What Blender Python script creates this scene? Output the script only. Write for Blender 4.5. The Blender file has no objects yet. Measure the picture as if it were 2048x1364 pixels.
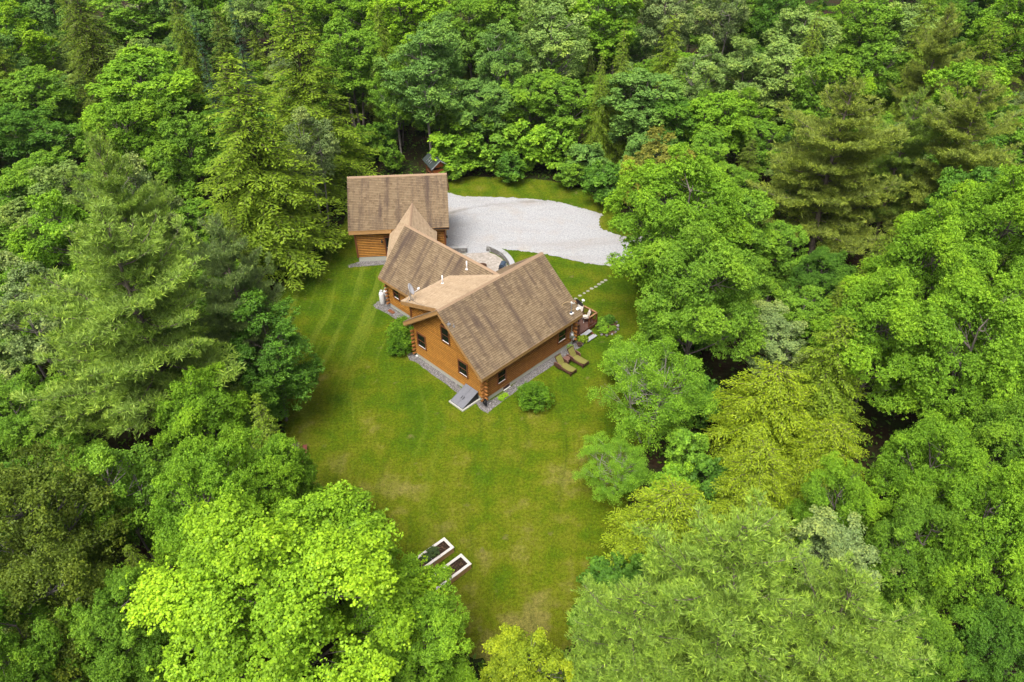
import bpy, math, random
import numpy as np
from mathutils import Vector, Matrix
from mathutils.geometry import tessellate_polygon

random.seed(5)
RNG = np.random.default_rng(11)
SC = bpy.context.scene
COLL = SC.collection

# ------------------------------------------------------------------ camera, sky, sun, exposure
PITCH, ROLL, CAM_H = math.radians(37.783), math.radians(-0.808), 36.49
cam_data = bpy.data.cameras.new('camera')
cam = bpy.data.objects.new('camera', cam_data)
COLL.objects.link(cam)
cam_data.sensor_width = 36.0
cam_data.lens = 25.153
cam_data.clip_start = 0.5
cam_data.clip_end = 1500.0
rt = Vector((1, 0, 0)); up = Vector((0, math.sin(PITCH), math.cos(PITCH))); fw = Vector((0, math.cos(PITCH), -math.sin(PITCH)))
cx = rt * math.cos(ROLL) + up * math.sin(ROLL)
cy = up * math.cos(ROLL) - rt * math.sin(ROLL)
M = Matrix((cx, cy, -fw)).transposed().to_4x4()
M.translation = Vector((0, 0, CAM_H))
cam.matrix_world = M
SC.camera = cam

SUN_ELEV, SUN_AZ = math.radians(64), math.radians(-158)     # azimuth clockwise from +Y
world = bpy.data.worlds.new('World'); SC.world = world
world.use_nodes = True
wn = world.node_tree.nodes; wl = world.node_tree.links
wn.clear()
wo = wn.new('ShaderNodeOutputWorld'); bg = wn.new('ShaderNodeBackground'); sky = wn.new('ShaderNodeTexSky')
sky.sky_type = 'NISHITA'; sky.sun_disc = False
sky.sun_elevation = SUN_ELEV; sky.sun_rotation = SUN_AZ
sky.air_density = 0.35; sky.dust_density = 9.0; sky.ozone_density = 1.1
bg.inputs['Strength'].default_value = 0.142
wl.new(sky.outputs[0], bg.inputs['Color']); wl.new(bg.outputs[0], wo.inputs['Surface'])

sun_data = bpy.data.lights.new('sun', 'SUN')
sun_data.energy = 1.35; sun_data.angle = math.radians(28); sun_data.color = (1.0, 0.985, 0.96)
sun = bpy.data.objects.new('sun', sun_data); COLL.objects.link(sun)
sd = Vector((math.sin(SUN_AZ) * math.cos(SUN_ELEV), math.cos(SUN_AZ) * math.cos(SUN_ELEV), math.sin(SUN_ELEV)))
sun.rotation_euler = (-sd).to_track_quat('-Z', 'Y').to_euler()
sun.location = (0, 40, 120)

SC.view_settings.view_transform = 'Standard'; SC.view_settings.look = 'None'
SC.view_settings.gamma = 1.0; SC.view_settings.exposure = 0.76
SC.view_settings.use_curve_mapping = False
SC.cycles.max_bounces = 6; SC.cycles.diffuse_bounces = 3; SC.cycles.glossy_bounces = 2
SC.cycles.transmission_bounces = 3; SC.cycles.transparent_max_bounces = 4
SC.cycles.use_denoising = True

# ------------------------------------------------------------------ helpers
class G:
    """collects simple shapes; mk() links them as one mesh object"""
    def __init__(s): s.v = []; s.f = []
    def add(s, vs, fs):
        n = len(s.v); s.v += [tuple(p) for p in vs]; s.f += [tuple(i + n for i in q) for q in fs]; return s
    def box(s, x0, x1, y0, y1, z0, z1):
        return s.add([(x0,y0,z0),(x1,y0,z0),(x1,y1,z0),(x0,y1,z0),(x0,y0,z1),(x1,y0,z1),(x1,y1,z1),(x0,y1,z1)],
                     [(3,2,1,0),(4,5,6,7),(0,1,5,4),(1,2,6,5),(2,3,7,6),(3,0,4,7)])
    def obox(s, c, ax, ay, az):
        c, ax, ay, az = map(Vector, (c, ax, ay, az)); vs = []
        for k in (-1, 1):
            for i, j in ((-1,-1),(1,-1),(1,1),(-1,1)): vs.append(c + ax*i + ay*j + az*k)
        return s.add(vs, [(3,2,1,0),(4,5,6,7),(0,1,5,4),(1,2,6,5),(2,3,7,6),(3,0,4,7)])
    def beam(s, a, b, w, h, upv=(0,0,1)):
        a, b = Vector(a), Vector(b); d = (b - a); L = d.length; d.normalize()
        side = d.cross(Vector(upv))
        if side.length < 1e-4: side = d.cross(Vector((1,0,0)))
        side.normalize(); u2 = side.cross(d)
        return s.obox((a + b) / 2, d * L / 2, side * w / 2, u2 * h / 2)
    def tube(s, pts, rs, n=8, cap=True):
        pts = [Vector(p) for p in pts]
        if not hasattr(rs, '__len__'): rs = [rs] * len(pts)
        vs = []; fs = []
        ref = None
        for i, p in enumerate(pts):
            d = (pts[min(i+1, len(pts)-1)] - pts[max(i-1, 0)]).normalized()
            if ref is None:
                ref = d.orthogonal().normalized()
            ref = (ref - d * ref.dot(d)).normalized(); o2 = d.cross(ref)
            for k in range(n):
                a = 2 * math.pi * k / n
                vs.append(p + (ref * math.cos(a) + o2 * math.sin(a)) * rs[i])
        for i in range(len(pts) - 1):
            for k in range(n):
                fs.append((i*n+k, i*n+(k+1) % n, (i+1)*n+(k+1) % n, (i+1)*n+k))
        if cap: fs.append(tuple(range(n-1, -1, -1))); fs.append(tuple((len(pts)-1)*n + k for k in range(n)))
        return s.add(vs, fs)
    def lathe(s, prof, c=(0,0,0), n=20):
        vs = []; fs = []
        for r, z in prof:
            for k in range(n):
                a = 2*math.pi*k/n; vs.append((c[0]+r*math.cos(a), c[1]+r*math.sin(a), c[2]+z))
        for i in range(len(prof)-1):
            for k in range(n): fs.append((i*n+k, i*n+(k+1) % n, (i+1)*n+(k+1) % n, (i+1)*n+k))
        fs.append(tuple(range(n-1, -1, -1))); fs.append(tuple((len(prof)-1)*n+k for k in range(n)))
        return s.add(vs, fs)
    def prism(s, poly, off):
        """poly: planar 3d polygon; extruded by off"""
        n = len(poly); p = [Vector(q) for q in poly]; o = Vector(off)
        return s.add(p + [q + o for q in p], [tuple(range(n)), tuple(range(2*n-1, n-1, -1))] + [(i, n+i, n+(i+1) % n, (i+1) % n) for i in range(n)])

def fix_normals(me):
    import bmesh
    bm = bmesh.new(); bm.from_mesh(me); bmesh.ops.recalc_face_normals(bm, faces=bm.faces); bm.to_mesh(me); bm.free()

def mk(name, g, mat, parent=None, smooth=False, kind=None, fix=True):
    me = bpy.data.meshes.new(name)
    me.from_pydata(g.v, [], g.f); me.update()
    if fix: fix_normals(me)
    me.materials.append(mat)
    if smooth:
        me.polygons.foreach_set('use_smooth', [True] * len(me.polygons))
    o = bpy.data.objects.new(name, me); COLL.objects.link(o)
    if parent: o.parent = parent
    if kind: o['kind'] = kind
    return o

def thing(name, label, cat, loc=(0,0,0), rz=0.0, group=None):
    o = bpy.data.objects.new(name, None); COLL.objects.link(o)
    o.empty_display_size = 0.3
    o.location = loc; o.rotation_euler = (0, 0, rz); o['label'] = label; o['category'] = cat
    if group: o['group'] = group
    return o
def tag(o, label, cat, group=None):
    o['label'] = label; o['category'] = cat
    if group: o['group'] = group
    return o

def raw_mesh(name, V, k, mat, attrs=None):
    """V: (n*k,3) array, faces of k consecutive vertices"""
    me = bpy.data.meshes.new(name); nv = len(V); nf = nv // k
    me.vertices.add(nv); me.vertices.foreach_set('co', np.ascontiguousarray(V, np.float32).ravel())
    me.loops.add(nv); me.loops.foreach_set('vertex_index', np.arange(nv, dtype=np.int32))
    me.polygons.add(nf); me.polygons.foreach_set('loop_start', np.arange(0, nv, k, dtype=np.int32))
    try: me.polygons.foreach_set('loop_total', np.full(nf, k, np.int32))
    except Exception: pass
    for n, a in (attrs or {}).items():
        at = me.attributes.new(n, 'FLOAT', 'FACE'); at.data.foreach_set('value', np.ascontiguousarray(a, np.float32))
    me.materials.append(mat); me.update(calc_edges=True)
    return me

# ------------------------------------------------------------------ materials
class NT:
    def __init__(s, name):
        s.m = bpy.data.materials.new(name); s.m.use_nodes = True; s.t = s.m.node_tree; s.t.nodes.clear()
        s.out = s.t.nodes.new('ShaderNodeOutputMaterial')
    def n(s, typ, **kw):
        o = s.t.nodes.new(typ)
        for k, v in kw.items():
            if hasattr(o, k) and k not in o.inputs: setattr(o, k, v)
            else: o.inputs[k].default_value = v
        return o
    def l(s, a, b): s.t.links.new(a, b)
    def noise(s, scale, detail=4, rough=.6, vec=None, **kw):
        o = s.n('ShaderNodeTexNoise', Scale=scale, Detail=detail, Roughness=rough, **kw)
        if vec is not None: s.l(vec, o.inputs['Vector'])
        return o.outputs['Fac']
    def ramp(s, fac, stops, interp='LINEAR'):
        o = s.t.nodes.new('ShaderNodeValToRGB'); s.l(fac, o.inputs[0]); cr = o.color_ramp; cr.interpolation = interp
        while len(cr.elements) < len(stops): cr.elements.new(.5)
        for e, (p, c) in zip(cr.elements, stops):
            e.position = p; e.color = (*c, 1) if hasattr(c, '__len__') else (c, c, c, 1)
        return o.outputs[0]
    def mix(s, fac, a, b, mode='MIX'):
        o = s.t.nodes.new('ShaderNodeMix'); o.data_type = 'RGBA'; o.blend_type = mode
        for i, v in ((0, fac), (6, a), (7, b)):
            if hasattr(v, 'node'): s.l(v, o.inputs[i])
            elif hasattr(v, '__len__'): o.inputs[i].default_value = (*v, 1)
            else: o.inputs[i].default_value = v if i == 0 else (v, v, v, 1)
        return o.outputs[2]
    def math(s, op, a, b=0.0):
        o = s.t.nodes.new('ShaderNodeMath'); o.operation = op
        for i, v in ((0, a), (1, b)):
            if hasattr(v, 'node'): s.l(v, o.inputs[i])
            else: o.inputs[i].default_value = v
        return o.outputs[0]
    def mapping(s, vec, scale=(1,1,1), rot=(0,0,0)):
        o = s.t.nodes.new('ShaderNodeMapping'); o.inputs['Scale'].default_value = scale; o.inputs['Rotation'].default_value = rot
        s.l(vec, o.inputs['Vector']); return o.outputs[0]
    def bsdf(s, color, rough=.8, bump=None, bstr=.3, bdist=.02, spec=.3, metal=0.0):
        b = s.t.nodes.new('ShaderNodeBsdfPrincipled')
        if hasattr(color, 'node'): s.l(color, b.inputs['Base Color'])
        else: b.inputs['Base Color'].default_value = (*color, 1)
        if hasattr(rough, 'node'): s.l(rough, b.inputs['Roughness'])
        else: b.inputs['Roughness'].default_value = rough
        b.inputs['Specular IOR Level'].default_value = spec; b.inputs['Metallic'].default_value = metal
        if bump is not None:
            bp = s.t.nodes.new('ShaderNodeBump'); bp.inputs['Strength'].default_value = bstr; bp.inputs['Distance'].default_value = bdist
            s.l(bump, bp.inputs['Height']); s.l(bp.outputs[0], b.inputs['Normal'])
        s.l(b.outputs[0], s.out.inputs['Surface']); return b
    def objco(s): return s.t.nodes.new('ShaderNodeTexCoord').outputs['Object']
    def pos(s): return s.t.nodes.new('ShaderNodeNewGeometry').outputs['Position']
    def attr(s, name):
        o = s.t.nodes.new('ShaderNodeAttribute'); o.attribute_name = name; return o.outputs['Fac']

def plain(name, color, rough=.6, var=.25, scale=9.0, spec=.3, metal=0.0, bstr=.15):
    t = NT(name); p = t.objco(); n = t.noise(scale, 5, .65, p)
    c = t.mix(n, tuple(x*(1-var) for x in color), tuple(min(1, x*(1+var)) for x in color))
    t.bsdf(c, rough, n, bstr, .01, spec, metal); return t.m

def wood(name, dark, light, scale=(2, 2, 30), rough=.6, rnd=.25):
    t = NT(name); p = t.objco(); oi = t.t.nodes.new('ShaderNodeObjectInfo')
    n = t.noise(1.0, 6, .65, t.mapping(p, scale)); n2 = t.noise(.7, 3, .5, p)
    c = t.mix(t.ramp(n, [(.25, 0.0), (.75, 1.0)]), dark, light)
    c = t.mix(t.math('MULTIPLY', n2, .45), c, dark)
    v = t.math('ADD', t.math('MULTIPLY', oi.outputs['Random'], rnd), 1 - rnd/2)
    c = t.mix(1.0, c, v, 'MULTIPLY')
    t.bsdf(c, rough, n, .25, .01, .35); return t.m

def shingle_mat(name, cols, stain):
    t = NT(name); tone = t.attr('tone')
    uv = t.t.nodes.new('ShaderNodeUVMap').outputs[0]
    c = t.ramp(tone, [(i/(len(cols)-1), q) for i, q in enumerate(cols)])
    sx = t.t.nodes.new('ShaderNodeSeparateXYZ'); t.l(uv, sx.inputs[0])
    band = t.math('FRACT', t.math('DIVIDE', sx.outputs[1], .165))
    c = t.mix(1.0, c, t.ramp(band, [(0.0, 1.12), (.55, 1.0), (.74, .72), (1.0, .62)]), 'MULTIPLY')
    st = t.noise(1.0, 3, .55, t.mapping(uv, (1.7, .14, 1)))
    st2 = t.noise(1.0, 4, .6, t.mapping(uv, (.45, .3, 1)))
    k = t.ramp(t.math('ADD', t.math('MULTIPLY', st, .65), t.math('MULTIPLY', st2, .35)), [(.47, 0.0), (.63, 1.0)])
    c = t.mix(t.math('MULTIPLY', k, stain), c, (.075, .055, .045))
    gr = t.noise(26, 3, .7, uv)
    c = t.mix(1.0, c, t.ramp(gr, [(.25, .72), (.75, 1.22)]), 'MULTIPLY')
    t.bsdf(c, .92, gr, .3, .006, .15); return t.m

MAT = {}
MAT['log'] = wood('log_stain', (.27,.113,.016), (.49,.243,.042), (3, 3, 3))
MAT['log_dark'] = wood('log_brown', (.16,.065,.014), (.32,.145,.034), (3, 3, 3))  # darker, browner copy of the log colour for two side walls
MAT['core'] = wood('log_gap', (.030,.010,.003), (.055,.020,.005), (3, 3, 3))
MAT['logend'] = wood('log_end_grain', (.22,.085,.02), (.36,.165,.045), (14, 14, 14))
MAT['fascia'] = wood('fascia_board', (.34,.19,.07), (.50,.30,.13), (3, 3, 3))
MAT['trim'] = wood('dark_trim', (.12,.042,.016), (.20,.075,.028), (4, 4, 4))
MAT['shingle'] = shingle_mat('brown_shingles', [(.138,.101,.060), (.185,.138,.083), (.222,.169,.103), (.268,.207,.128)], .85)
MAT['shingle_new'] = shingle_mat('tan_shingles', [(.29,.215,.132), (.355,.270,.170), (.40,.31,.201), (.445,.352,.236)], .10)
MAT['cap'] = plain('ridge_cap_shingle', (.30,.215,.138), .9, .3, 12)
MAT['concrete'] = plain('foundation_concrete', (.40,.41,.36), .85, .18, 5)
MAT['glass'] = plain('window_glass', (.008,.009,.011), .08, .3, 2, .28, 0, 0)
MAT['white'] = plain('white_paint', (.74,.75,.74), .4, .08, 6)
MAT['offwhite'] = plain('white_cap_board', (.66,.63,.58), .6, .12, 8)
MAT['black'] = plain('black_metal', (.018,.018,.021), .4, .3, 8)
MAT['bluegrey'] = plain('polished_hood', (.05,.075,.11), .22, .3, 5, .6)
MAT['steel'] = plain('galvanised_steel', (.45,.47,.50), .35, .2, 10, .5, .7)
MAT['dish'] = plain('dish_face', (.55,.57,.60), .45, .1, 6)
MAT['dishback'] = plain('dish_dark_face', (.022,.023,.030), .45, .2, 6)
MAT['bulkhead'] = plain('bulkhead_door_paint', (.155,.165,.185), .45, .22, 4)
MAT['deck'] = wood('deck_board', (.105,.055,.042), (.185,.105,.080), (2, 30, 2))
MAT['rail'] = wood('red_brown_stain', (.12,.036,.016), (.205,.070,.030), (4, 4, 4))
MAT['railtop'] = wood('rail_cap', (.24,.12,.055), (.36,.21,.11), (4, 4, 4))
MAT['tread'] = plain('grey_step_tread', (.33,.35,.37), .7, .15, 6)
MAT['wicker'] = plain('brown_wicker', (.085,.042,.026), .6, .45, 45, .3, 0, .6)
MAT['cushion'] = plain('olive_cushion', (.165,.163,.040), .9, .15, 7)
MAT['cream'] = plain('cream_cushion', (.66,.61,.53), .9, .10, 9)
MAT['table'] = plain('brown_table_top', (.15,.080,.062), .5, .2, 8)
MAT['terracotta'] = plain('terracotta', (.10,.055,.035), .7, .25, 10)
MAT['soil'] = plain('garden_soil', (.035,.022,.014), .95, .6, 22, .2, 0, .8)
MAT['cedar'] = wood('cedar_board', (.33,.19,.085), (.48,.30,.15), (3, 3, 12))
MAT['redwood'] = wood('red_stained_wood', (.13,.038,.032), (.23,.075,.055), (3, 3, 3))
MAT['purplewood'] = wood('weathered_table_wood', (.09,.045,.055), (.15,.08,.095), (3, 3, 3))
MAT['stone'] = plain('grey_stone', (.30,.31,.30), .9, .45, 6, .2, 0, .5)
MAT['stone2'] = plain('dark_stone', (.17,.165,.155), .9, .45, 7, .2, 0, .5)
MAT['capstone'] = plain('pale_capstone', (.34,.355,.36), .85, .45, 9, .2, 0, .5)
MAT['flag'] = plain('pale_flagstone', (.31,.315,.25), .85, .15, 6)
MAT['darkroof'] = plain('dark_green_roofing', (.040,.055,.052), .6, .3, 5)
MAT['orange'] = wood('orange_panel', (.34,.085,.02), (.48,.14,.035), (4, 4, 4))
MAT['tarp'] = plain('blue_tarp', (.03,.06,.12), .5, .3, 4)
MAT['cable'] = plain('tan_cable', (.52,.40,.20), .6, .1, 8)
MAT['mulch'] = plain('bark_mulch', (.12,.075,.045), .95, .6, 20, .1, 0, .9)

def stone_field(name, a, b, c, sc):
    t = NT(name); p = t.pos()
    vo = t.n('ShaderNodeTexVoronoi', Scale=sc); t.l(p, vo.inputs['Vector'])
    vr = t.t.nodes.new('ShaderNodeSeparateColor'); t.l(vo.outputs['Color'], vr.inputs[0])
    n = t.noise(.35, 5, .6, p); n2 = t.noise(1.7, 5, .7, p)
    col = t.ramp(vr.outputs[0], [(0, a), (.55, b), (1, c)])
    return t, p, col, n, n2, vo.outputs['Distance']
t, p, col, n, n2, d = stone_field('white_gravel', (.245,.255,.260), (.370,.388,.396), (.465,.485,.495), 30)
tr = t.noise(1.0, 3, .5, t.mapping(p, (.10, .55, 1), (0, 0, .12)))
col = t.mix(t.math('MULTIPLY', t.ramp(tr, [(.50, 0.0), (.70, 1.0)]), .45), col, (.29,.28,.255))
col = t.mix(t.math('MULTIPLY', t.ramp(n, [(.52, 0.0), (.72, 1.0)]), .5), col, (.36,.32,.26))
col = t.mix(t.math('MULTIPLY', t.ramp(n2, [(.56, 0.0), (.74, 1.0)]), .4), col, (.30,.29,.26))
sp = t.noise(5.0, 5, .75, p); col = t.mix(1.0, col, t.ramp(sp, [(.28, .80), (.72, 1.14)]), 'MULTIPLY')
# worn wheel arc along the far side of the turning area
vd = t.t.nodes.new('ShaderNodeVectorMath'); vd.operation = 'DISTANCE'; t.l(p, vd.inputs[0]); vd.inputs[1].default_value = (3.0, 52.5, 0)
rad = t.math('ADD', vd.outputs['Value'], t.math('MULTIPLY', n2, .9))
arc = t.ramp(t.math('ABSOLUTE', t.math('SUBTRACT', rad, 20.25)), [(.0, 1.0), (.42, 0.0)])
col = t.mix(t.math('MULTIPLY', t.math('MULTIPLY', arc, t.ramp(n, [(.42, .2), (.6, 1.0)])), .75), col, (.20,.19,.17))
t.bsdf(col, .95, d, .6, .03, .2); MAT['gravel'] = t.m
t, p, col, n, n2, d = stone_field('grey_pebbles', (.08,.077,.073), (.16,.155,.15), (.27,.265,.26), 24)
t.bsdf(col, .9, d, .8, .03, .2); MAT['pebble'] = t.m
t = NT('pebble_stone'); oi = t.attr('tone'); t.bsdf(t.ramp(oi, [(0, (.05,.048,.046)), (.5, (.15,.145,.14)), (1, (.36,.355,.35))]), .85); MAT['pebble_stone'] = t.m
t, p, col, n, n2, d = stone_field('patio_pavers', (.27,.25,.215), (.34,.315,.275), (.41,.385,.34), 5.0)
col = t.mix(t.ramp(d, [(.0, 0.0), (.02, 0.0)]), col, col)
col = t.mix(t.math('MULTIPLY', t.ramp(n2, [(.45, 0.0), (.7, 1.0)]), .35), col, (.25,.23,.20))
t.bsdf(col, .9, d, .3, .02, .2); MAT['paver'] = t.m

def grass_color(t):
    p = t.pos(); sep = t.t.nodes.new('ShaderNodeSeparateXYZ'); t.l(p, sep.inputs[0])
    big = t.noise(.085, 4, .55, p); med = t.noise(.36, 6, .66, p); fine = t.noise(5.5, 4, .7, p)
    ygrad = t.t.nodes.new('ShaderNodeMapRange'); t.l(sep.outputs[1], ygrad.inputs[0])
    ygrad.inputs[1].default_value = 46; ygrad.inputs[2].default_value = 22; ygrad.inputs[3].default_value = -.03; ygrad.inputs[4].default_value = .07
    dry = t.math('ADD', t.math('ADD', t.math('MULTIPLY', big, .42), t.math('MULTIPLY', med, .58)), ygrad.outputs[0])
    c = t.ramp(dry, [(.35, (.036,.084,.002)), (.44, (.060,.112,.0025)), (.50, (.082,.121,.003)), (.56, (.112,.135,.007)), (.64, (.168,.160,.036))])
    # mowing passes: faint pale lines, drawn by the mower along the left strip
    wob = t.n('ShaderNodeTexNoise', Scale=.06, Detail=1.0); t.l(p, wob.inputs['Vector'])
    va = t.t.nodes.new('ShaderNodeVectorMath'); va.operation = 'MULTIPLY_ADD'; t.l(wob.outputs['Color'], va.inputs[0]); va.inputs[1].default_value = (7, 7, 0); t.l(p, va.inputs[2]); mv = va.outputs[0]
    w = t.noise(1.0, 3, .55, t.mapping(mv, (1.15, .045, 1), (0, 0, -.10)))
    wm = t.t.nodes.new('ShaderNodeMapRange'); t.l(sep.outputs[0], wm.inputs[0])
    wm.inputs[1].default_value = -4; wm.inputs[2].default_value = -11; wm.inputs[3].default_value = .15; wm.inputs[4].default_value = 1.0
    c = t.mix(t.math('MULTIPLY', t.math('MULTIPLY', t.ramp(w, [(.52, 0.0), (.64, 1.0)]), .46), wm.outputs[0]), c, (.150,.195,.020))
    c = t.mix(t.math('MULTIPLY', t.ramp(w, [(.34, 1.0), (.46, 0.0)]), .30), c, (.03,.07,.003))
    c = t.mix(1.0, c, t.ramp(fine, [(.25, .50), (.75, 1.50)]), 'MULTIPLY')
    sp = t.noise(1.15, 3, .5, p)
    c = t.mix(t.math('MULTIPLY', t.ramp(sp, [(.66, 0.0), (.76, 1.0)]), .55), c, (.17,.15,.06))
    return c, fine, p
t = NT('lawn_turf'); c, fine, p = grass_color(t)
vf = t.noise(22, 3, .7, p); c = t.mix(1.0, c, t.ramp(vf, [(.25, .70), (.75, 1.30)]), 'MULTIPLY')
t.bsdf(c, .95, vf, .5, .04, .1); MAT['lawn'] = t.m
t = NT('grass_blade'); c, fine, p = grass_color(t); tn = t.attr('tone')
c = t.mix(1.0, c, t.ramp(tn, [(0, .65), (1, 1.45)]), 'MULTIPLY')
b = t.bsdf(c, .8, None, spec=.15); MAT['blade'] = t.m

t = NT('forest_floor'); p = t.pos(); n = t.noise(.35, 5, .6, p); n2 = t.noise(3, 5, .7, p)
c = t.mix(t.ramp(n, [(.4, 0.0), (.62, 1.0)]), (.030,.019,.010), (.020,.032,.007))
c = t.mix(1.0, c, t.ramp(n2, [(.25, .5), (.75, 1.6)]), 'MULTIPLY'); t.bsdf(c, .95, n2, .6, .08, .1); MAT['floor'] = t.m

def leaf_mat(name, tip=(1.55, 1.30, .75), trans=.24, gloss=.010):
    t = NT(name); oi = t.t.nodes.new('ShaderNodeObjectInfo'); tone = t.attr('tone'); tp = t.attr('tip')
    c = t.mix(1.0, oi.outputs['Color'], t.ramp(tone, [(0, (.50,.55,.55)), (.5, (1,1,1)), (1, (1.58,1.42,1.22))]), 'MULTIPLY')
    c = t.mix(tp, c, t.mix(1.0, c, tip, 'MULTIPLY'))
    d = t.t.nodes.new('ShaderNodeBsdfDiffuse'); tr = t.t.nodes.new('ShaderNodeBsdfTranslucent'); gl = t.t.nodes.new('ShaderNodeBsdfGlossy')
    gl.inputs['Roughness'].default_value = .45
    t.l(c, d.inputs[0]); t.l(t.mix(1.0, c, (1.15, 1.08, .75), 'MULTIPLY'), tr.inputs[0])
    m1 = t.t.nodes.new('ShaderNodeMixShader'); m1.inputs[0].default_value = trans; t.l(d.outputs[0], m1.inputs[1]); t.l(tr.outputs[0], m1.inputs[2])
    m2 = t.t.nodes.new('ShaderNodeMixShader'); m2.inputs[0].default_value = gloss; t.l(m1.outputs[0], m2.inputs[1]); t.l(gl.outputs[0], m2.inputs[2])
    t.l(m2.outputs[0], t.out.inputs['Surface']); return t.m
MAT['leaf'] = leaf_mat('broad_leaf')
MAT['needle'] = leaf_mat('needle', (1.55, 1.50, .9), .30, .012)
t = NT('bark'); p = t.objco(); n = t.noise(1.0, 5, .7, t.mapping(p, (9, 9, 2)))
oi = t.t.nodes.new('ShaderNodeObjectInfo')
t.bsdf(t.mix(1.0, t.ramp(n, [(.3, (.45,.42,.40)), (.7, (1.4,1.35,1.3))]), oi.outputs['Color'], 'MULTIPLY'), .9, n, .6, .03, .15); MAT['bark'] = t.m

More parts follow.
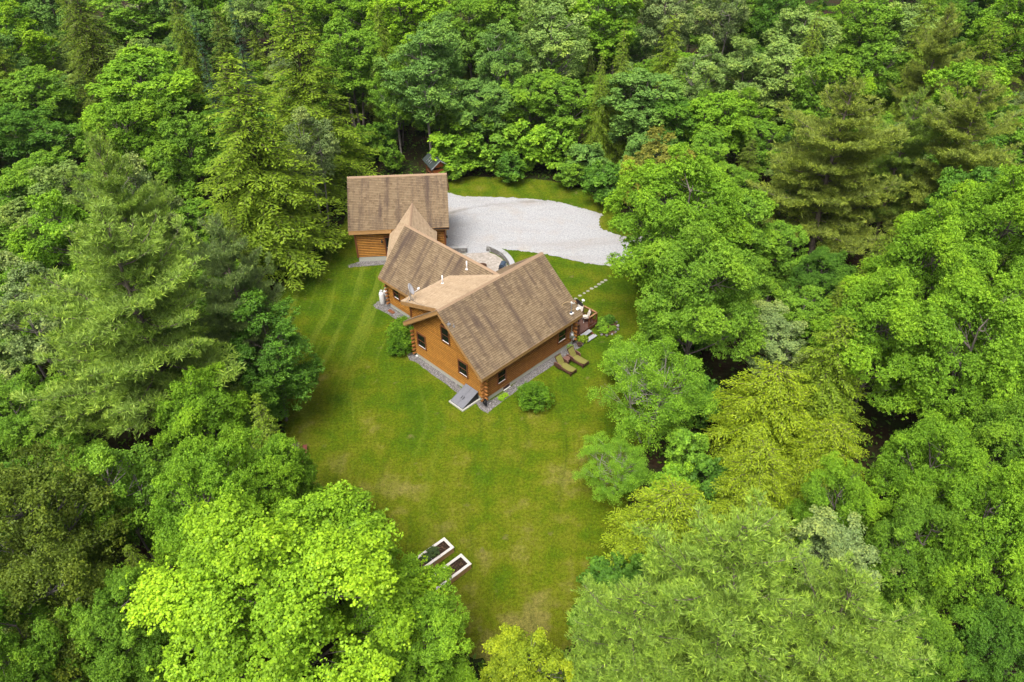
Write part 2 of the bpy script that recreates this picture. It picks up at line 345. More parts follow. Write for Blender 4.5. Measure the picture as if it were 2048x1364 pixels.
# ------------------------------------------------------------------ survey: trees (kind, x, y, crown radius, height, tint) and ground outlines
COL = {'lime': (0.225, 0.430, 0.026), 'bright': (0.175, 0.365, 0.028), 'mid': (0.155, 0.325, 0.032), 'deep': (0.095, 0.235, 0.028), 'blue': (0.145, 0.300, 0.065), 'pale': (0.225, 0.375, 0.095), 'grey': (0.200, 0.305, 0.105), 'hem': (0.185, 0.300, 0.026), 'hemy': (0.250, 0.365, 0.022), 'hemd': (0.120, 0.190, 0.024), 'pine': (0.250, 0.395, 0.075), 'pinel': (0.265, 0.425, 0.070), 'pineo': (0.240, 0.325, 0.060), 'spr': (0.055, 0.130, 0.065), 'red': (0.215, 0.250, 0.045)}
NAMED_TREES = [
 ('maple_near', -9.98, 18.02, 5.80, 13.5, 'lime', 'big lime green maple beside the white rimmed garden beds'),
 ('maple_near', -5.33, 17.73, 3.10, 9.0, 'bright', 'smaller fresh green maple tucked below the big lime maple, beneath the garden beds'),
 ('birch', 0.27, 16.56, 1.94, 7.0, 'hemy', 'small yellow green birch at the narrow end of the lawn, between the two sides'),
 ('maple_near', -14.73, 22.70, 3.08, 13.0, 'bright', 'fresh green maple with pinkish shoot tips behind the big lime maple'),
 ('maple_near', -12.96, 25.76, 2.36, 11.0, 'bright', 'bright green maple leaning over the red picnic table'),
 ('beech', -22.55, 21.45, 3.55, 14.0, 'hemd', 'dark olive beech in the shaded corner beyond the lime maple'),
 ('beech', -19.88, 17.65, 2.62, 13.0, 'hemd', 'olive green beech with layered sprays close to the picture corner'),
 ('maple_near', -16.84, 17.17, 2.43, 11.0, 'mid', 'mid green maple with drooping leaves beside the big lime maple'),
 ('maple_near', -20.34, 15.52, 2.30, 12.0, 'mid', 'mid green maple in the bottom corner below the olive beeches'),
 ('birch', -20.04, 24.59, 2.20, 12.0, 'mid', 'fine leaved birch squeezed between blue green pine and pink tipped maple'),
 ('maple_near', -18.79, 31.45, 2.57, 10.0, 'bright', 'glossy green young maple at the foot of the large pale pine'),
 ('hemlock', -13.81, 28.67, 2.29, 11.0, 'hem', 'young hemlock with yellow tips on the lawn edge above the picnic table'),
 ('pine', -22.29, 35.50, 6.15, 19.0, 'pine', 'largest pale green white pine west of the lawn'),
 ('pine', -26.85, 45.05, 3.75, 19.0, 'pine', 'tall white pine with a broken crown standing behind the largest pale pine'),
 ('pine', -18.24, 39.67, 3.40, 16.0, 'grey', 'grey green white pine leaning from the large pine toward the lawn'),
 ('edge_tree', -16.58, 37.93, 3.36, 11.0, 'deep', 'dark glossy deciduous tree bulging over the lawn across from the gable wall'),
 ('hemlock', -22.25, 59.34, 6.61, 20.0, 'hem', 'broad yellow green hemlock reaching down to the lawn beside the garage'),
 ('hemlock', -21.04, 74.19, 6.70, 21.0, 'hem', 'tall dark hemlock directly behind the garage roof corner'),
 ('maple', -40.75, 80.64, 6.45, 15.0, 'bright', 'bright green maple between the dark olive hemlock and the broad hemlock'),
 ('hemlock', -49.10, 88.48, 6.46, 20.0, 'hemd', 'dark olive hemlock rising behind the bright maple'),
 ('maple', -65.97, 100.34, 4.35, 15.0, 'lime', 'yellow green maple at the far edge next to the dark olive hemlock'),
 ('maple', -54.55, 82.44, 4.32, 13.0, 'mid', 'mid green maple crowded below the yellow green edge maple'),
 ('birch', -50.00, 72.12, 4.43, 12.0, 'deep', 'dull dark birch with bare twigs above the two tall pines'),
 ('birch', -44.28, 58.13, 3.13, 11.0, 'mid', 'ragged mid green birch next to the largest pale pine'),
 ('birch', -36.86, 43.02, 2.95, 9.0, 'mid', 'half bare birch with grey branches beside the largest pale pine'),
 ('maple_near', -30.43, 32.34, 2.95, 9.0, 'mid', 'low green maple in the shade below the largest pale pine'),
 ('maple', -45.46, 65.71, 2.95, 10.0, 'mid', 'small green maple wedged beneath the broken topped pine'),
 ('maple', -55.56, 116.99, 6.47, 15.0, 'mid', 'rounded green maple behind the bright maple near the horizon edge'),
 ('spruce', -33.13, 80.78, 1.58, 18.0, 'spr', 'slender blue dark spruce between maples near the top edge'),
 ('spruce', -29.40, 82.35, 1.70, 19.0, 'spr', 'slender dark spruce beside the pale feathery birch near the top edge'),
 ('hemlock', -33.55, 88.40, 3.44, 17.0, 'hemd', 'brownish green hemlock between the two slender spruces'),
 ('birch', -49.47, 115.43, 3.37, 16.0, 'blue', 'grey green birch next to the slender blue spruce'),
 ('birch', -38.80, 114.82, 3.73, 16.0, 'pale', 'pale feathery birch behind the slender dark spruce'),
 ('maple', -29.78, 110.13, 4.67, 17.0, 'bright', 'bright maple top behind the tall dark hemlock'),
 ('maple', -37.81, 75.83, 3.04, 8.0, 'deep', 'dark low maple under the bright maple and broad hemlock'),
 ('maple', -30.18, 84.37, 3.27, 10.0, 'mid', 'small maple half hidden between the two great hemlocks'),
 ('edge_tree', -20.74, 42.72, 2.90, 11.0, 'mid', 'mid green broadleaf tree between the grey green pine and the glossy dark tree'),
 ('edge_tree', -18.37, 37.34, 2.06, 7.0, 'deep', 'low dark broadleaf tree at the foot of the dark glossy tree'),
 ('maple', -19.34, 90.45, 4.28, 16.0, 'mid', 'mid green maple between tall hemlock and white trunked aspen'),
 ('maple', -13.05, 105.13, 5.84, 18.0, 'lime', 'glowing yellow green maple crown behind the white trunked aspen'),
 ('birch', -9.38, 82.20, 4.79, 17.0, 'blue', 'blue green aspen with pale trunk straight behind the garage roof'),
 ('birch', -13.18, 83.26, 2.90, 13.0, 'mid', 'slim aspen with thin pale trunk beside the playhouse'),
 ('maple', -5.14, 103.35, 3.76, 16.0, 'mid', 'dark rounded maple behind the aspen and pale poplar'),
 ('birch', 5.58, 93.30, 5.31, 17.0, 'pale', 'tall pale green poplar rising behind the middle of the driveway'),
 ('birch', -1.00, 90.75, 3.70, 15.0, 'blue', 'blue green birch next to the tall pale poplar'),
 ('maple', -3.34, 82.35, 3.78, 11.0, 'blue', 'blue green maple over the undergrowth behind the gravel'),
 ('maple', 2.54, 84.63, 3.86, 11.0, 'mid', 'mid green maple in front of the tall pale poplar'),
 ('maple', 7.09, 81.94, 3.47, 11.0, 'mid', 'mid green maple between poplar and pale hemlock'),
 ('bush_tree', -6.03, 79.76, 3.03, 6.0, 'bright', 'bushy bright sapling right behind the garage ridge end'),
 ('bush_tree', -1.95, 80.42, 3.04, 6.5, 'mid', 'bushy mid green sapling at the back of the gravel drive'),
 ('bush_tree', 2.14, 80.20, 2.69, 6.0, 'bright', 'bushy bright sapling behind the grass strip, middle of the drive'),
 ('bush_tree', 5.59, 79.42, 2.78, 6.5, 'bright', 'bushy lime sapling in front of the pale hemlock'),
 ('bush_tree', 8.61, 76.99, 2.39, 5.0, 'blue', 'greyish sapling with upturned leaves at the bend of the grass strip'),
 ('bush_tree', 10.50, 71.07, 2.26, 5.0, 'deep', 'dark bushy sapling at the end of the grass strip'),
 ('bush_tree', -6.61, 77.92, 1.51, 3.0, 'mid', 'low green bush beside the playhouse'),
 ('bush_tree', 0.06, 77.15, 1.72, 4.0, 'deep', 'low dark bush on the grass strip behind the gravel'),
 ('bush_tree', 6.81, 75.40, 1.58, 3.6, 'mid', 'low green bush where the grass strip bends'),
 ('hemlock', 10.15, 79.45, 2.26, 14.0, 'hem', 'pale narrow hemlock between poplar and multi stemmed maple'),
 ('hemlock', 12.50, 80.85, 2.66, 17.0, 'hem', 'yellowish hemlock standing behind the multi stemmed maple'),
 ('maple', 14.72, 79.64, 4.76, 13.0, 'blue', 'blue green multi stemmed maple at the corner of the drive'),
 ('maple', 13.30, 103.67, 4.78, 17.0, 'bright', 'bright layered maple behind the yellowish hemlock'),
 ('birch', 21.64, 104.54, 4.47, 17.0, 'grey', 'grey green birch with bare limbs near the top edge'),
 ('maple', 18.15, 76.11, 3.28, 11.0, 'deep', 'dark green maple overlapping the blue green multi stemmed maple'),
 ('maple', 13.95, 64.07, 2.98, 11.0, 'red', 'maple with reddish shoots at the end of the driveway'),
 ('maple', -0.33, 108.57, 4.24, 18.0, 'mid', 'hazy green maple behind the tall pale poplar'),
 ('maple', 6.88, 111.08, 4.32, 18.0, 'mid', 'hazy green maple crown at the top edge behind the poplar'),
 ('maple_near', 12.78, 49.40, 5.04, 15.0, 'bright', 'large bright maple overhanging the driveway end'),
 ('maple_near', 12.85, 40.33, 4.26, 14.0, 'mid', 'large leafy maple between the stepping stones and the shaded gap'),
 ('airy', 9.30, 35.27, 4.24, 9.0, 'bright', 'airy birch with thin grey branches over the lawn by the loungers'),
 ('airy', 6.36, 30.76, 2.67, 4.5, 'bright', 'small feathery birch on the lawn edge below the airy birch'),
 ('maple', 17.71, 50.72, 3.23, 12.0, 'mid', 'mid green maple shoulder behind the large bright maple'),
 ('maple', 21.99, 74.29, 3.47, 12.0, 'bright', 'dense rich green maple behind the large bright maple'),
 ('maple', 36.50, 76.43, 2.28, 13.0, 'lime', 'vivid yellow green maple top beside the olive pine'),
 ('maple', 31.81, 84.68, 4.68, 14.0, 'pale', 'pale green maple in the open canopy beyond the drive'),
 ('maple', 26.95, 83.99, 3.49, 14.0, 'pale', 'whitish green maple in the canopy behind the dense rich maple'),
 ('birch', 22.34, 84.19, 3.50, 14.0, 'pale', 'light green birch next to the whitish green maple'),
 ('maple', 38.20, 97.52, 4.58, 15.0, 'pale', 'light green maple in front of the narrow yellowish spruce'),
 ('hemlock', 35.09, 86.08, 2.92, 17.0, 'hem', 'narrow yellowish conifer with stacked tiers near the top edge'),
 ('maple', 38.18, 107.65, 3.68, 16.0, 'deep', 'dark blue green maple near the top edge'),
 ('birch', 30.42, 108.17, 3.89, 17.0, 'grey', 'sparse grey green tree with bare white limbs near the top edge'),
 ('maple', 48.39, 100.54, 4.34, 16.0, 'mid', 'mid green maple behind the narrow tiered conifer'),
 ('maple', 52.78, 97.95, 4.26, 15.0, 'pale', 'light green maple in the canopy beyond the olive pines'),
 ('maple', 42.90, 86.02, 3.56, 14.0, 'mid', 'mid green maple above the vivid yellow green top'),
 ('maple', 63.67, 96.15, 4.18, 16.0, 'bright', 'bright drooping maple in the top corner'),
 ('pine', 46.62, 80.07, 3.67, 18.0, 'pineo', 'brownish olive pine beside the bright corner maple'),
 ('pine', 27.66, 56.47, 6.10, 18.0, 'pineo', 'big olive white pine with bare lower limbs'),
 ('pine', 37.82, 57.84, 5.21, 18.0, 'pineo', 'olive pine standing behind the bright eastern maples'),
 ('pine', 35.13, 60.12, 3.37, 16.0, 'pine', 'greener pine squeezed between the two olive pines'),
 ('maple_near', 28.19, 40.82, 3.75, 15.0, 'bright', 'bright maple with upright shoots next to the big olive pine'),
 ('maple_near', 34.01, 43.57, 4.24, 16.0, 'bright', 'bright tall maple at the east edge below the olive pine'),
 ('maple_near', 23.47, 35.90, 3.83, 13.0, 'bright', 'glossy maple between shaded gap and gray hemlock'),
 ('maple_near', 27.19, 33.02, 4.05, 14.0, 'bright', 'broad glossy maple with starry leaf tufts at the east edge'),
 ('maple_near', 24.62, 47.84, 2.39, 8.0, 'deep', 'low dark maple in the shaded gap under the olive pine'),
 ('hemlock', 20.22, 34.92, 3.49, 11.0, 'hem', 'thin gray twigged hemlock before the glossy maples'),
 ('hemlock_low', 16.33, 33.52, 3.70, 8.0, 'hemy', 'yellow green hemlock above the yellow twin at the woodland edge'),
 ('hemlock_low', 18.64, 29.38, 3.02, 7.5, 'hemy', 'glowing yellow hemlock below the thin gray hemlock'),
 ('hemlock_low', 8.45, 24.59, 3.65, 7.5, 'hemy', 'yellow tipped hemlock bordering the lower lawn'),
 ('hemlock_low', 13.52, 26.78, 2.82, 8.5, 'hemy', 'dense yellow hemlock between lawn hemlock and glowing hemlock'),
 ('pine', 8.10, 16.65, 4.74, 15.0, 'pinel', 'large feathery pale pine in the lower corner by the lawn'),
 ('pine', 4.72, 16.94, 3.67, 11.0, 'pinel', 'feathery pine sapling spreading over the lower lawn'),
 ('pine', 12.87, 15.32, 3.74, 13.0, 'pinel', 'pale pine with open side branches near the bottom edge'),
 ('maple_near', 21.42, 24.85, 2.61, 12.0, 'bright', 'bright maple with pointed shoots behind the pale pines'),
 ('maple_near', 21.66, 20.33, 2.79, 13.0, 'bright', 'windblown bright maple along the east edge'),
 ('maple_near', 19.25, 20.74, 2.17, 11.0, 'mid', 'mid green maple under the windblown bright maple'),
 ('maple_near', 21.73, 17.21, 2.06, 8.0, 'deep', 'dark low maple in the bottom corner by the pale pine'),
 ('maple_near', 27.31, 27.47, 2.36, 11.0, 'mid', 'mid green maple above the dark gap at the east edge'),
]
FOREST_TREES = [
 ('hemlock',64.9,86.8,3.1,16.3,'hemd',0.98),('maple_near',33.5,32.3,2.5,8.9,'mid',1.03),('birch',-40.4,38.2,3.5,15.5,'mid',1.12),('birch',-53.4,54.9,3.7,15.9,'mid',1.00),
 ('maple',-72.6,110.1,3.5,15.1,'deep',1.05),('maple',-35.9,53.8,4.1,13.4,'pale',0.85),('maple',61.4,64.0,4.1,14.1,'bright',0.92),('birch',51.3,59.9,3.4,12.3,'mid',1.10),
 ('maple',59.6,73.9,3.3,16.8,'mid',1.02),('hemlock',-70.6,80.4,3.6,14.6,'hem',0.98),('hemlock',-36.7,108.5,2.3,9.3,'hem',0.90),('birch',-34.2,28.4,3.6,10.3,'mid',0.99),
 ('maple',-54.6,65.6,3.2,14.3,'deep',0.96),('maple_near',-27.7,24.5,3.2,9.9,'deep',1.11),('hemlock',-58.5,103.4,3.6,18.0,'hem',0.89),('hemlock',90.5,98.8,3.7,17.8,'hem',0.96),
 ('birch',-57.4,60.9,3.6,15.4,'pale',0.88),('maple_near',28.6,19.6,3.0,10.8,'deep',0.92),('maple_near',25.6,15.2,2.3,7.7,'mid',0.86),('maple_near',40.3,37.1,3.5,14.0,'deep',0.96),
 ('maple',-57.8,72.8,4.7,17.2,'pale',0.88),('maple',-63.3,77.4,4.1,17.5,'pale',0.89),('hemlock',-6.8,109.7,3.7,16.0,'hemd',1.03),('maple',0.7,103.2,2.6,9.5,'mid',0.86),
 ('maple',16.7,116.4,3.7,15.5,'blue',1.00),('maple',66.6,112.3,4.4,17.5,'deep',0.88),('maple',-40.1,88.3,2.8,7.6,'bright',0.85),('hemlock',34.7,124.3,3.3,14.7,'hem',0.89),
 ('hemlock',-60.6,88.6,3.4,14.8,'hem',1.02),('maple_near',-1.8,9.9,3.9,10.6,'deep',1.08),('maple',88.0,128.1,4.3,17.3,'blue',1.06),('maple',69.0,79.8,4.6,16.1,'bright',0.92),
 ('birch',-30.9,103.2,2.4,7.9,'grey',1.13),('maple',-20.1,115.5,3.6,15.1,'mid',1.00),('maple',-52.1,126.3,3.3,18.2,'blue',0.96),('maple',-40.8,100.1,3.6,15.1,'blue',0.85),
 ('maple',38.5,80.0,2.5,7.6,'mid',1.01),('hemlock',-17.9,100.4,2.2,8.6,'hemd',0.94),('birch',-72.1,102.6,2.7,7.0,'mid',0.87),('maple_near',-26.3,28.8,2.1,7.6,'mid',1.06),
 ('maple',-44.6,43.4,3.2,15.0,'pale',0.89),('maple',-41.9,123.7,4.3,14.7,'mid',1.04),('birch',-105.0,126.2,4.3,17.7,'mid',1.04),('birch',-81.2,133.7,4.7,18.7,'blue',1.12),
 ('maple',50.1,55.0,2.4,9.3,'bright',1.01),('maple',45.5,95.8,2.5,8.2,'mid',1.06),('birch',78.2,84.3,3.3,14.0,'mid',1.07),('maple_near',-10.8,9.2,3.7,9.1,'bright',0.97),
 ('birch',-59.5,131.2,4.0,17.6,'grey',1.09),('birch',83.8,117.5,2.4,9.8,'mid',1.11),('birch',-30.2,98.7,2.4,9.4,'grey',1.04),('hemlock',-65.6,86.5,3.0,18.9,'hemd',0.90),
 ('maple',79.8,117.5,2.2,8.6,'pale',1.00),('maple',36.8,118.5,3.5,14.1,'mid',0.87),('birch',-34.1,34.9,2.6,7.3,'grey',1.14),('maple',-62.8,106.2,2.4,9.6,'pale',0.88),
 ('hemlock',-16.1,95.6,2.8,16.5,'hem',1.07),('maple',35.3,65.9,2.7,8.7,'mid',0.89),('maple',49.9,66.3,3.4,12.2,'mid',1.12),('maple',44.2,48.3,3.1,12.3,'mid',0.92),
 ('maple',94.3,120.6,4.7,18.6,'pale',0.91),('maple',64.1,73.7,2.3,8.1,'deep',1.14),('maple',21.1,120.1,2.1,7.1,'mid',0.94),('hemlock',19.8,90.8,3.3,14.9,'hem',1.06),
 ('maple',32.4,76.9,2.1,8.0,'blue',1.07),('birch',-31.0,38.5,3.2,13.8,'grey',0.98),('hemlock',-25.4,101.9,2.3,8.9,'hem',1.00),('maple',-21.4,95.8,2.5,9.1,'mid',0.98),
 ('maple',-43.5,52.7,2.3,7.4,'mid',0.92),('hemlock',-23.2,48.2,2.2,8.1,'hem',1.10),('maple_near',8.8,10.8,2.5,9.0,'mid',0.88),('hemlock',69.2,103.5,4.1,15.5,'hem',0.92),
 ('birch',-28.8,50.2,3.0,15.8,'grey',0.98),('maple',-8.5,94.7,3.5,14.3,'blue',1.09),('maple',-31.0,66.1,3.3,13.9,'mid',0.93),('maple',100.9,128.5,3.3,15.4,'blue',0.87),
 ('maple',-48.0,131.1,3.8,16.1,'mid',0.93),('bush_tree',11.9,29.1,1.7,4.5,'deep',0.94),('maple',43.9,64.6,3.2,12.1,'deep',1.00),('maple',18.3,60.5,2.1,9.1,'mid',1.06),
 ('maple',40.8,121.4,2.3,9.4,'bright',0.87),('birch',-57.0,126.7,2.3,9.2,'blue',0.99),('hemlock',-0.3,129.2,4.0,17.7,'hem',0.93),('birch',80.1,90.1,2.4,9.7,'grey',1.01),
 ('maple',-83.6,118.5,3.4,17.5,'blue',0.88),('maple',27.2,74.2,2.4,8.9,'mid',1.11),('maple_near',-18.7,11.2,2.4,9.2,'mid',1.13),('maple',92.9,132.5,3.4,18.0,'pale',1.10),
 ('birch',78.5,105.5,4.3,18.3,'mid',0.90),('maple',13.9,68.8,2.7,10.0,'blue',1.02),('maple',57.1,68.6,2.7,7.2,'deep',0.90),('birch',-3.2,95.7,2.2,7.1,'grey',1.03),
 ('maple',47.9,45.4,2.3,7.9,'mid',0.97),('maple',-28.9,75.0,2.1,8.9,'blue',0.94),('hemlock',-6.3,126.0,3.8,18.4,'hemd',0.89),('maple',-59.1,93.4,2.2,9.4,'mid',0.99),
 ('maple',-73.1,120.3,3.7,17.9,'deep',0.97),('maple',-43.2,72.7,2.5,9.4,'mid',1.05),('maple',97.7,115.7,2.8,7.4,'pale',0.96),('maple',-80.2,89.0,3.5,14.0,'deep',1.11),
 ('maple',-62.4,67.7,2.8,15.8,'pale',0.87),('birch',29.3,90.7,2.4,9.0,'mid',1.06),('maple',32.8,113.1,2.4,9.0,'pale',0.85),('birch',11.0,121.4,4.3,17.9,'mid',1.12),
 ('maple',-28.7,126.0,3.9,15.1,'blue',0.94),('birch',23.7,28.4,2.0,7.2,'mid',1.05),('hemlock',24.7,69.7,2.3,8.0,'hemd',1.09),('birch',15.5,20.8,2.4,9.6,'grey',1.10),
 ('maple',50.5,84.8,2.4,8.2,'mid',1.05),('maple',56.6,55.3,3.4,14.7,'bright',1.10),('bush_tree',-11.2,92.5,1.6,3.7,'mid',0.99),('hemlock',66.5,71.1,2.1,9.0,'hem',1.11),
 ('hemlock',-5.5,133.5,3.4,17.6,'hem',1.08),('maple',36.0,50.6,2.9,14.9,'deep',1.08),('birch',65.2,122.7,3.9,16.5,'pale',0.92),('maple',-37.7,69.1,3.4,14.3,'bright',0.90),
 ('maple',34.0,38.4,2.3,9.6,'mid',1.13),('maple',-72.9,87.1,4.3,14.7,'mid',1.02),('maple',68.2,130.6,4.2,18.3,'deep',0.90),('hemlock',-40.5,94.4,3.3,18.0,'hem',0.94),
 ('bush_tree',14.6,60.9,1.3,4.6,'deep',0.91),('bush_tree',-9.3,24.6,1.8,4.8,'deep',0.87),('maple',-84.6,90.8,2.4,7.5,'pale',1.04),('hemlock',56.4,87.2,3.4,14.9,'hem',0.92),
 ('maple',-81.8,112.2,4.0,14.5,'mid',1.06),('maple',-34.8,99.8,2.7,7.5,'mid',0.88),('hemlock',-13.2,117.9,3.6,16.6,'hem',1.00),('hemlock',20.9,13.8,1.7,8.9,'hem',0.88),
 ('maple',-49.8,49.3,3.5,13.6,'pale',0.90),('maple',21.4,42.5,2.2,8.3,'mid',0.98),('bush_tree',-26.7,56.7,1.6,5.2,'mid',0.97),('birch',18.5,56.4,2.7,9.4,'mid',0.99),
 ('hemlock',-25.6,86.0,1.9,8.4,'hem',1.12),('birch',-80.0,94.0,2.0,7.0,'grey',0.88),('birch',-73.0,95.5,3.8,16.4,'pale',1.15),('birch',81.4,98.0,2.3,8.2,'grey',1.02),
 ('bush_tree',-12.6,96.5,1.6,4.4,'mid',0.95),('hemlock',69.2,73.1,1.7,7.2,'hem',0.96),('birch',3.3,9.2,2.0,9.0,'mid',0.87),('maple',35.0,90.6,2.2,8.0,'pale',1.06),
 ('birch',-45.0,105.0,2.8,9.3,'mid',1.05),('maple',18.6,123.6,2.2,8.9,'deep',1.02),('maple',-103.4,118.3,4.6,14.3,'pale',1.07),('hemlock',39.7,114.6,2.1,8.0,'hem',1.10),
 ('maple_near',15.3,10.6,2.7,8.2,'deep',1.07),('maple',71.3,116.1,2.7,8.9,'mid',1.02),('birch',43.7,55.4,2.0,7.8,'grey',0.89),('birch',61.2,83.8,2.2,8.5,'grey',0.89),
 ('maple_near',25.8,24.2,2.2,9.1,'bright',1.11),('maple',48.4,74.4,2.1,7.6,'deep',1.07),('birch',-62.7,119.5,2.4,7.3,'grey',0.92),('bush_tree',14.1,75.1,1.6,3.9,'deep',1.00),
 ('birch',43.8,113.7,2.7,8.0,'mid',1.06),('maple',59.7,106.0,3.6,14.1,'mid',0.86),('bush_tree',12.4,57.2,1.6,4.8,'mid',1.00),('maple',-51.5,106.4,2.4,9.6,'pale',0.92),
 ('bush_tree',17.0,64.5,1.7,4.9,'mid',0.90),('maple',75.7,92.4,2.7,9.0,'mid',0.99),('hemlock',-83.0,102.9,3.1,16.9,'hem',0.86),('maple',85.4,107.6,2.2,9.6,'mid',1.12),
 ('maple',-44.4,48.2,2.2,9.5,'mid',1.04),('maple',74.1,119.8,2.6,8.5,'mid',1.03),('maple_near',30.3,25.0,2.1,9.5,'mid',1.04),('hemlock',-39.1,33.7,2.1,9.2,'hem',1.00),
 ('bush_tree',-17.7,34.1,1.6,4.7,'mid',0.86),('maple',-54.5,99.6,2.1,7.9,'deep',1.05),('birch',85.0,92.3,4.3,14.5,'pale',0.97),('maple',-46.1,97.3,2.3,8.2,'deep',1.05),
 ('maple',-42.1,132.9,2.7,7.5,'blue',0.95),('maple',-72.1,126.6,4.0,16.4,'mid',1.06),('maple',46.0,52.6,2.3,8.2,'mid',0.94),('hemlock',62.2,132.1,3.0,17.2,'hem',1.06),
 ('birch',14.2,85.5,2.4,9.8,'grey',1.04),('birch',-58.7,97.3,2.7,7.4,'pale',0.95),('bush_tree',-16.8,84.5,1.4,3.9,'bright',0.91),('maple',-82.9,125.9,2.3,10.0,'deep',1.14),
 ('maple',-40.1,59.6,2.5,9.1,'mid',0.93),('birch',-85.0,122.9,2.3,9.2,'grey',0.96),('hemlock',-37.0,63.2,2.5,13.1,'hem',1.02),('bush_tree',11.6,44.1,1.7,4.1,'mid',0.89),
 ('birch',-21.3,128.7,2.5,8.4,'mid',1.05),('birch',-66.1,124.1,2.0,8.3,'grey',1.10),('hemlock',-25.5,105.8,2.3,9.0,'hem',0.99),('maple',63.2,78.3,2.6,8.2,'pale',0.97),
 ('maple',34.4,130.6,4.5,15.8,'bright',1.11),('birch',15.8,95.1,2.3,8.5,'pale',1.04),('birch',22.1,66.7,2.1,7.1,'mid',1.00),('birch',29.1,94.6,2.3,9.3,'grey',1.11),
 ('maple',-64.4,93.0,3.5,15.4,'blue',1.00),('maple',33.8,102.2,2.8,8.3,'deep',0.89),('hemlock',30.4,50.3,2.2,8.3,'hem',1.08),('bush_tree',-21.2,80.3,1.4,4.8,'deep',1.10),
 ('birch',109.6,131.3,3.7,17.9,'blue',1.00),('maple',-33.0,72.6,2.1,9.3,'bright',1.08),('birch',-24.1,16.4,2.3,7.1,'grey',0.90),('maple',46.6,59.1,2.1,8.2,'pale',1.07),
 ('maple',18.9,97.4,2.5,8.5,'mid',0.87),('birch',40.9,74.9,2.4,8.5,'mid',1.02),('maple',-29.6,60.2,2.3,7.2,'mid',1.06),('bush_tree',5.1,22.6,1.5,3.8,'deep',1.00),
 ('maple',90.3,107.9,3.8,15.9,'pale',1.10),('maple',-20.9,109.6,3.8,15.4,'bright',0.97),('maple',-66.6,114.9,4.2,17.0,'blue',1.01),('bush_tree',14.8,72.8,1.9,4.4,'deep',1.00),
 ('maple',51.6,51.4,2.5,8.0,'bright',1.07),('birch',74.0,84.2,2.0,9.7,'mid',0.97),('maple',43.1,107.9,2.1,7.2,'pale',0.99),('hemlock',23.7,122.5,2.0,8.8,'hem',0.96),
 ('hemlock',-72.1,132.5,2.0,7.2,'hem',1.00),('birch',52.3,70.1,2.3,8.5,'blue',1.10),('maple',8.8,100.1,2.4,8.1,'mid',1.06),('birch',60.4,118.4,2.4,9.8,'blue',0.92),
 ('hemlock',66.3,91.2,2.1,8.4,'hemd',1.05),('maple_near',-15.9,9.0,2.1,9.7,'mid',0.97),('maple',51.5,119.8,2.4,8.7,'bright',1.08),('birch',-26.5,90.1,2.4,8.5,'grey',0.87),
 ('birch',-67.2,70.9,2.6,7.7,'mid',0.91),('hemlock',50.3,91.3,3.3,18.3,'hem',0.95),('maple',-13.9,88.6,2.3,8.5,'blue',0.96),('birch',-10.9,123.9,2.1,7.5,'blue',1.02),
 ('maple',-24.3,113.5,2.1,9.7,'blue',0.90),('maple',32.0,71.7,3.8,17.6,'mid',0.89),('bush_tree',4.5,20.5,1.4,4.5,'deep',0.86),('maple',40.9,52.5,2.2,8.6,'deep',0.90),
 ('birch',-63.8,127.0,2.1,9.7,'pale',1.09),('maple_near',20.8,9.8,2.9,9.6,'bright',0.89),('maple',43.6,41.3,3.3,15.6,'deep',1.00),('birch',-35.5,38.8,2.0,7.4,'pale',1.08),
 ('birch',44.9,126.0,4.7,16.6,'blue',0.92),('birch',56.5,81.7,2.2,9.2,'blue',1.14),('hemlock',11.1,87.1,2.0,9.9,'hem',1.10),('maple',-28.6,132.6,2.2,8.9,'blue',1.04),
 ('maple',-1.8,99.5,2.6,7.7,'bright',0.92),('maple',-48.4,62.2,2.7,8.4,'deep',1.05),('hemlock',39.1,125.0,2.1,8.4,'hem',0.92),('maple',39.4,45.1,2.7,7.6,'pale',0.89),
 ('maple',-60.3,111.9,2.3,8.3,'mid',0.96),('maple',-34.2,95.9,2.0,8.1,'bright',0.87),('birch',47.5,112.4,2.1,8.3,'pale',1.13),('maple',-53.5,110.3,2.2,7.4,'pale',0.88),
 ('birch',69.4,89.6,2.2,7.4,'mid',0.86),('bush_tree',-14.7,93.2,1.4,5.0,'bright',1.00),('maple',52.9,108.8,2.1,9.3,'blue',1.06),('birch',-60.0,123.9,2.8,9.7,'grey',1.14),
 ('birch',-28.4,78.8,2.2,7.1,'grey',1.04),('maple',-41.4,63.7,2.4,9.0,'mid',1.11),('birch',-111.4,129.3,4.4,14.2,'blue',0.86),('maple',95.7,128.7,2.3,9.9,'bright',0.97),
 ('maple',52.9,78.0,2.3,10.0,'deep',0.95),('maple',54.2,74.3,2.2,9.9,'pale',0.99),('hemlock',57.1,95.8,1.8,8.2,'hemd',0.89),('maple',-32.2,77.2,2.4,8.9,'deep',1.09),
 ('birch',-38.3,47.5,2.3,8.6,'mid',1.09),('maple',24.0,109.4,2.2,8.3,'mid',1.13),('bush_tree',11.1,31.9,1.4,4.7,'mid',1.14),('maple',-47.7,80.3,2.1,8.4,'mid',1.05),
 ('bush_tree',14.4,44.7,1.8,4.9,'deep',0.95),('maple',-5.0,120.8,2.4,8.3,'pale',0.96),('maple',15.2,124.7,2.4,9.7,'deep',0.99),('birch',75.4,88.1,2.4,7.2,'pale',1.13),
 ('maple',58.7,126.9,2.2,8.2,'mid',0.93),('maple',21.6,78.9,2.2,9.6,'mid',1.01),('birch',-98.1,125.7,2.1,9.9,'mid',0.97),('maple',-68.1,120.1,2.2,9.7,'mid',1.03),
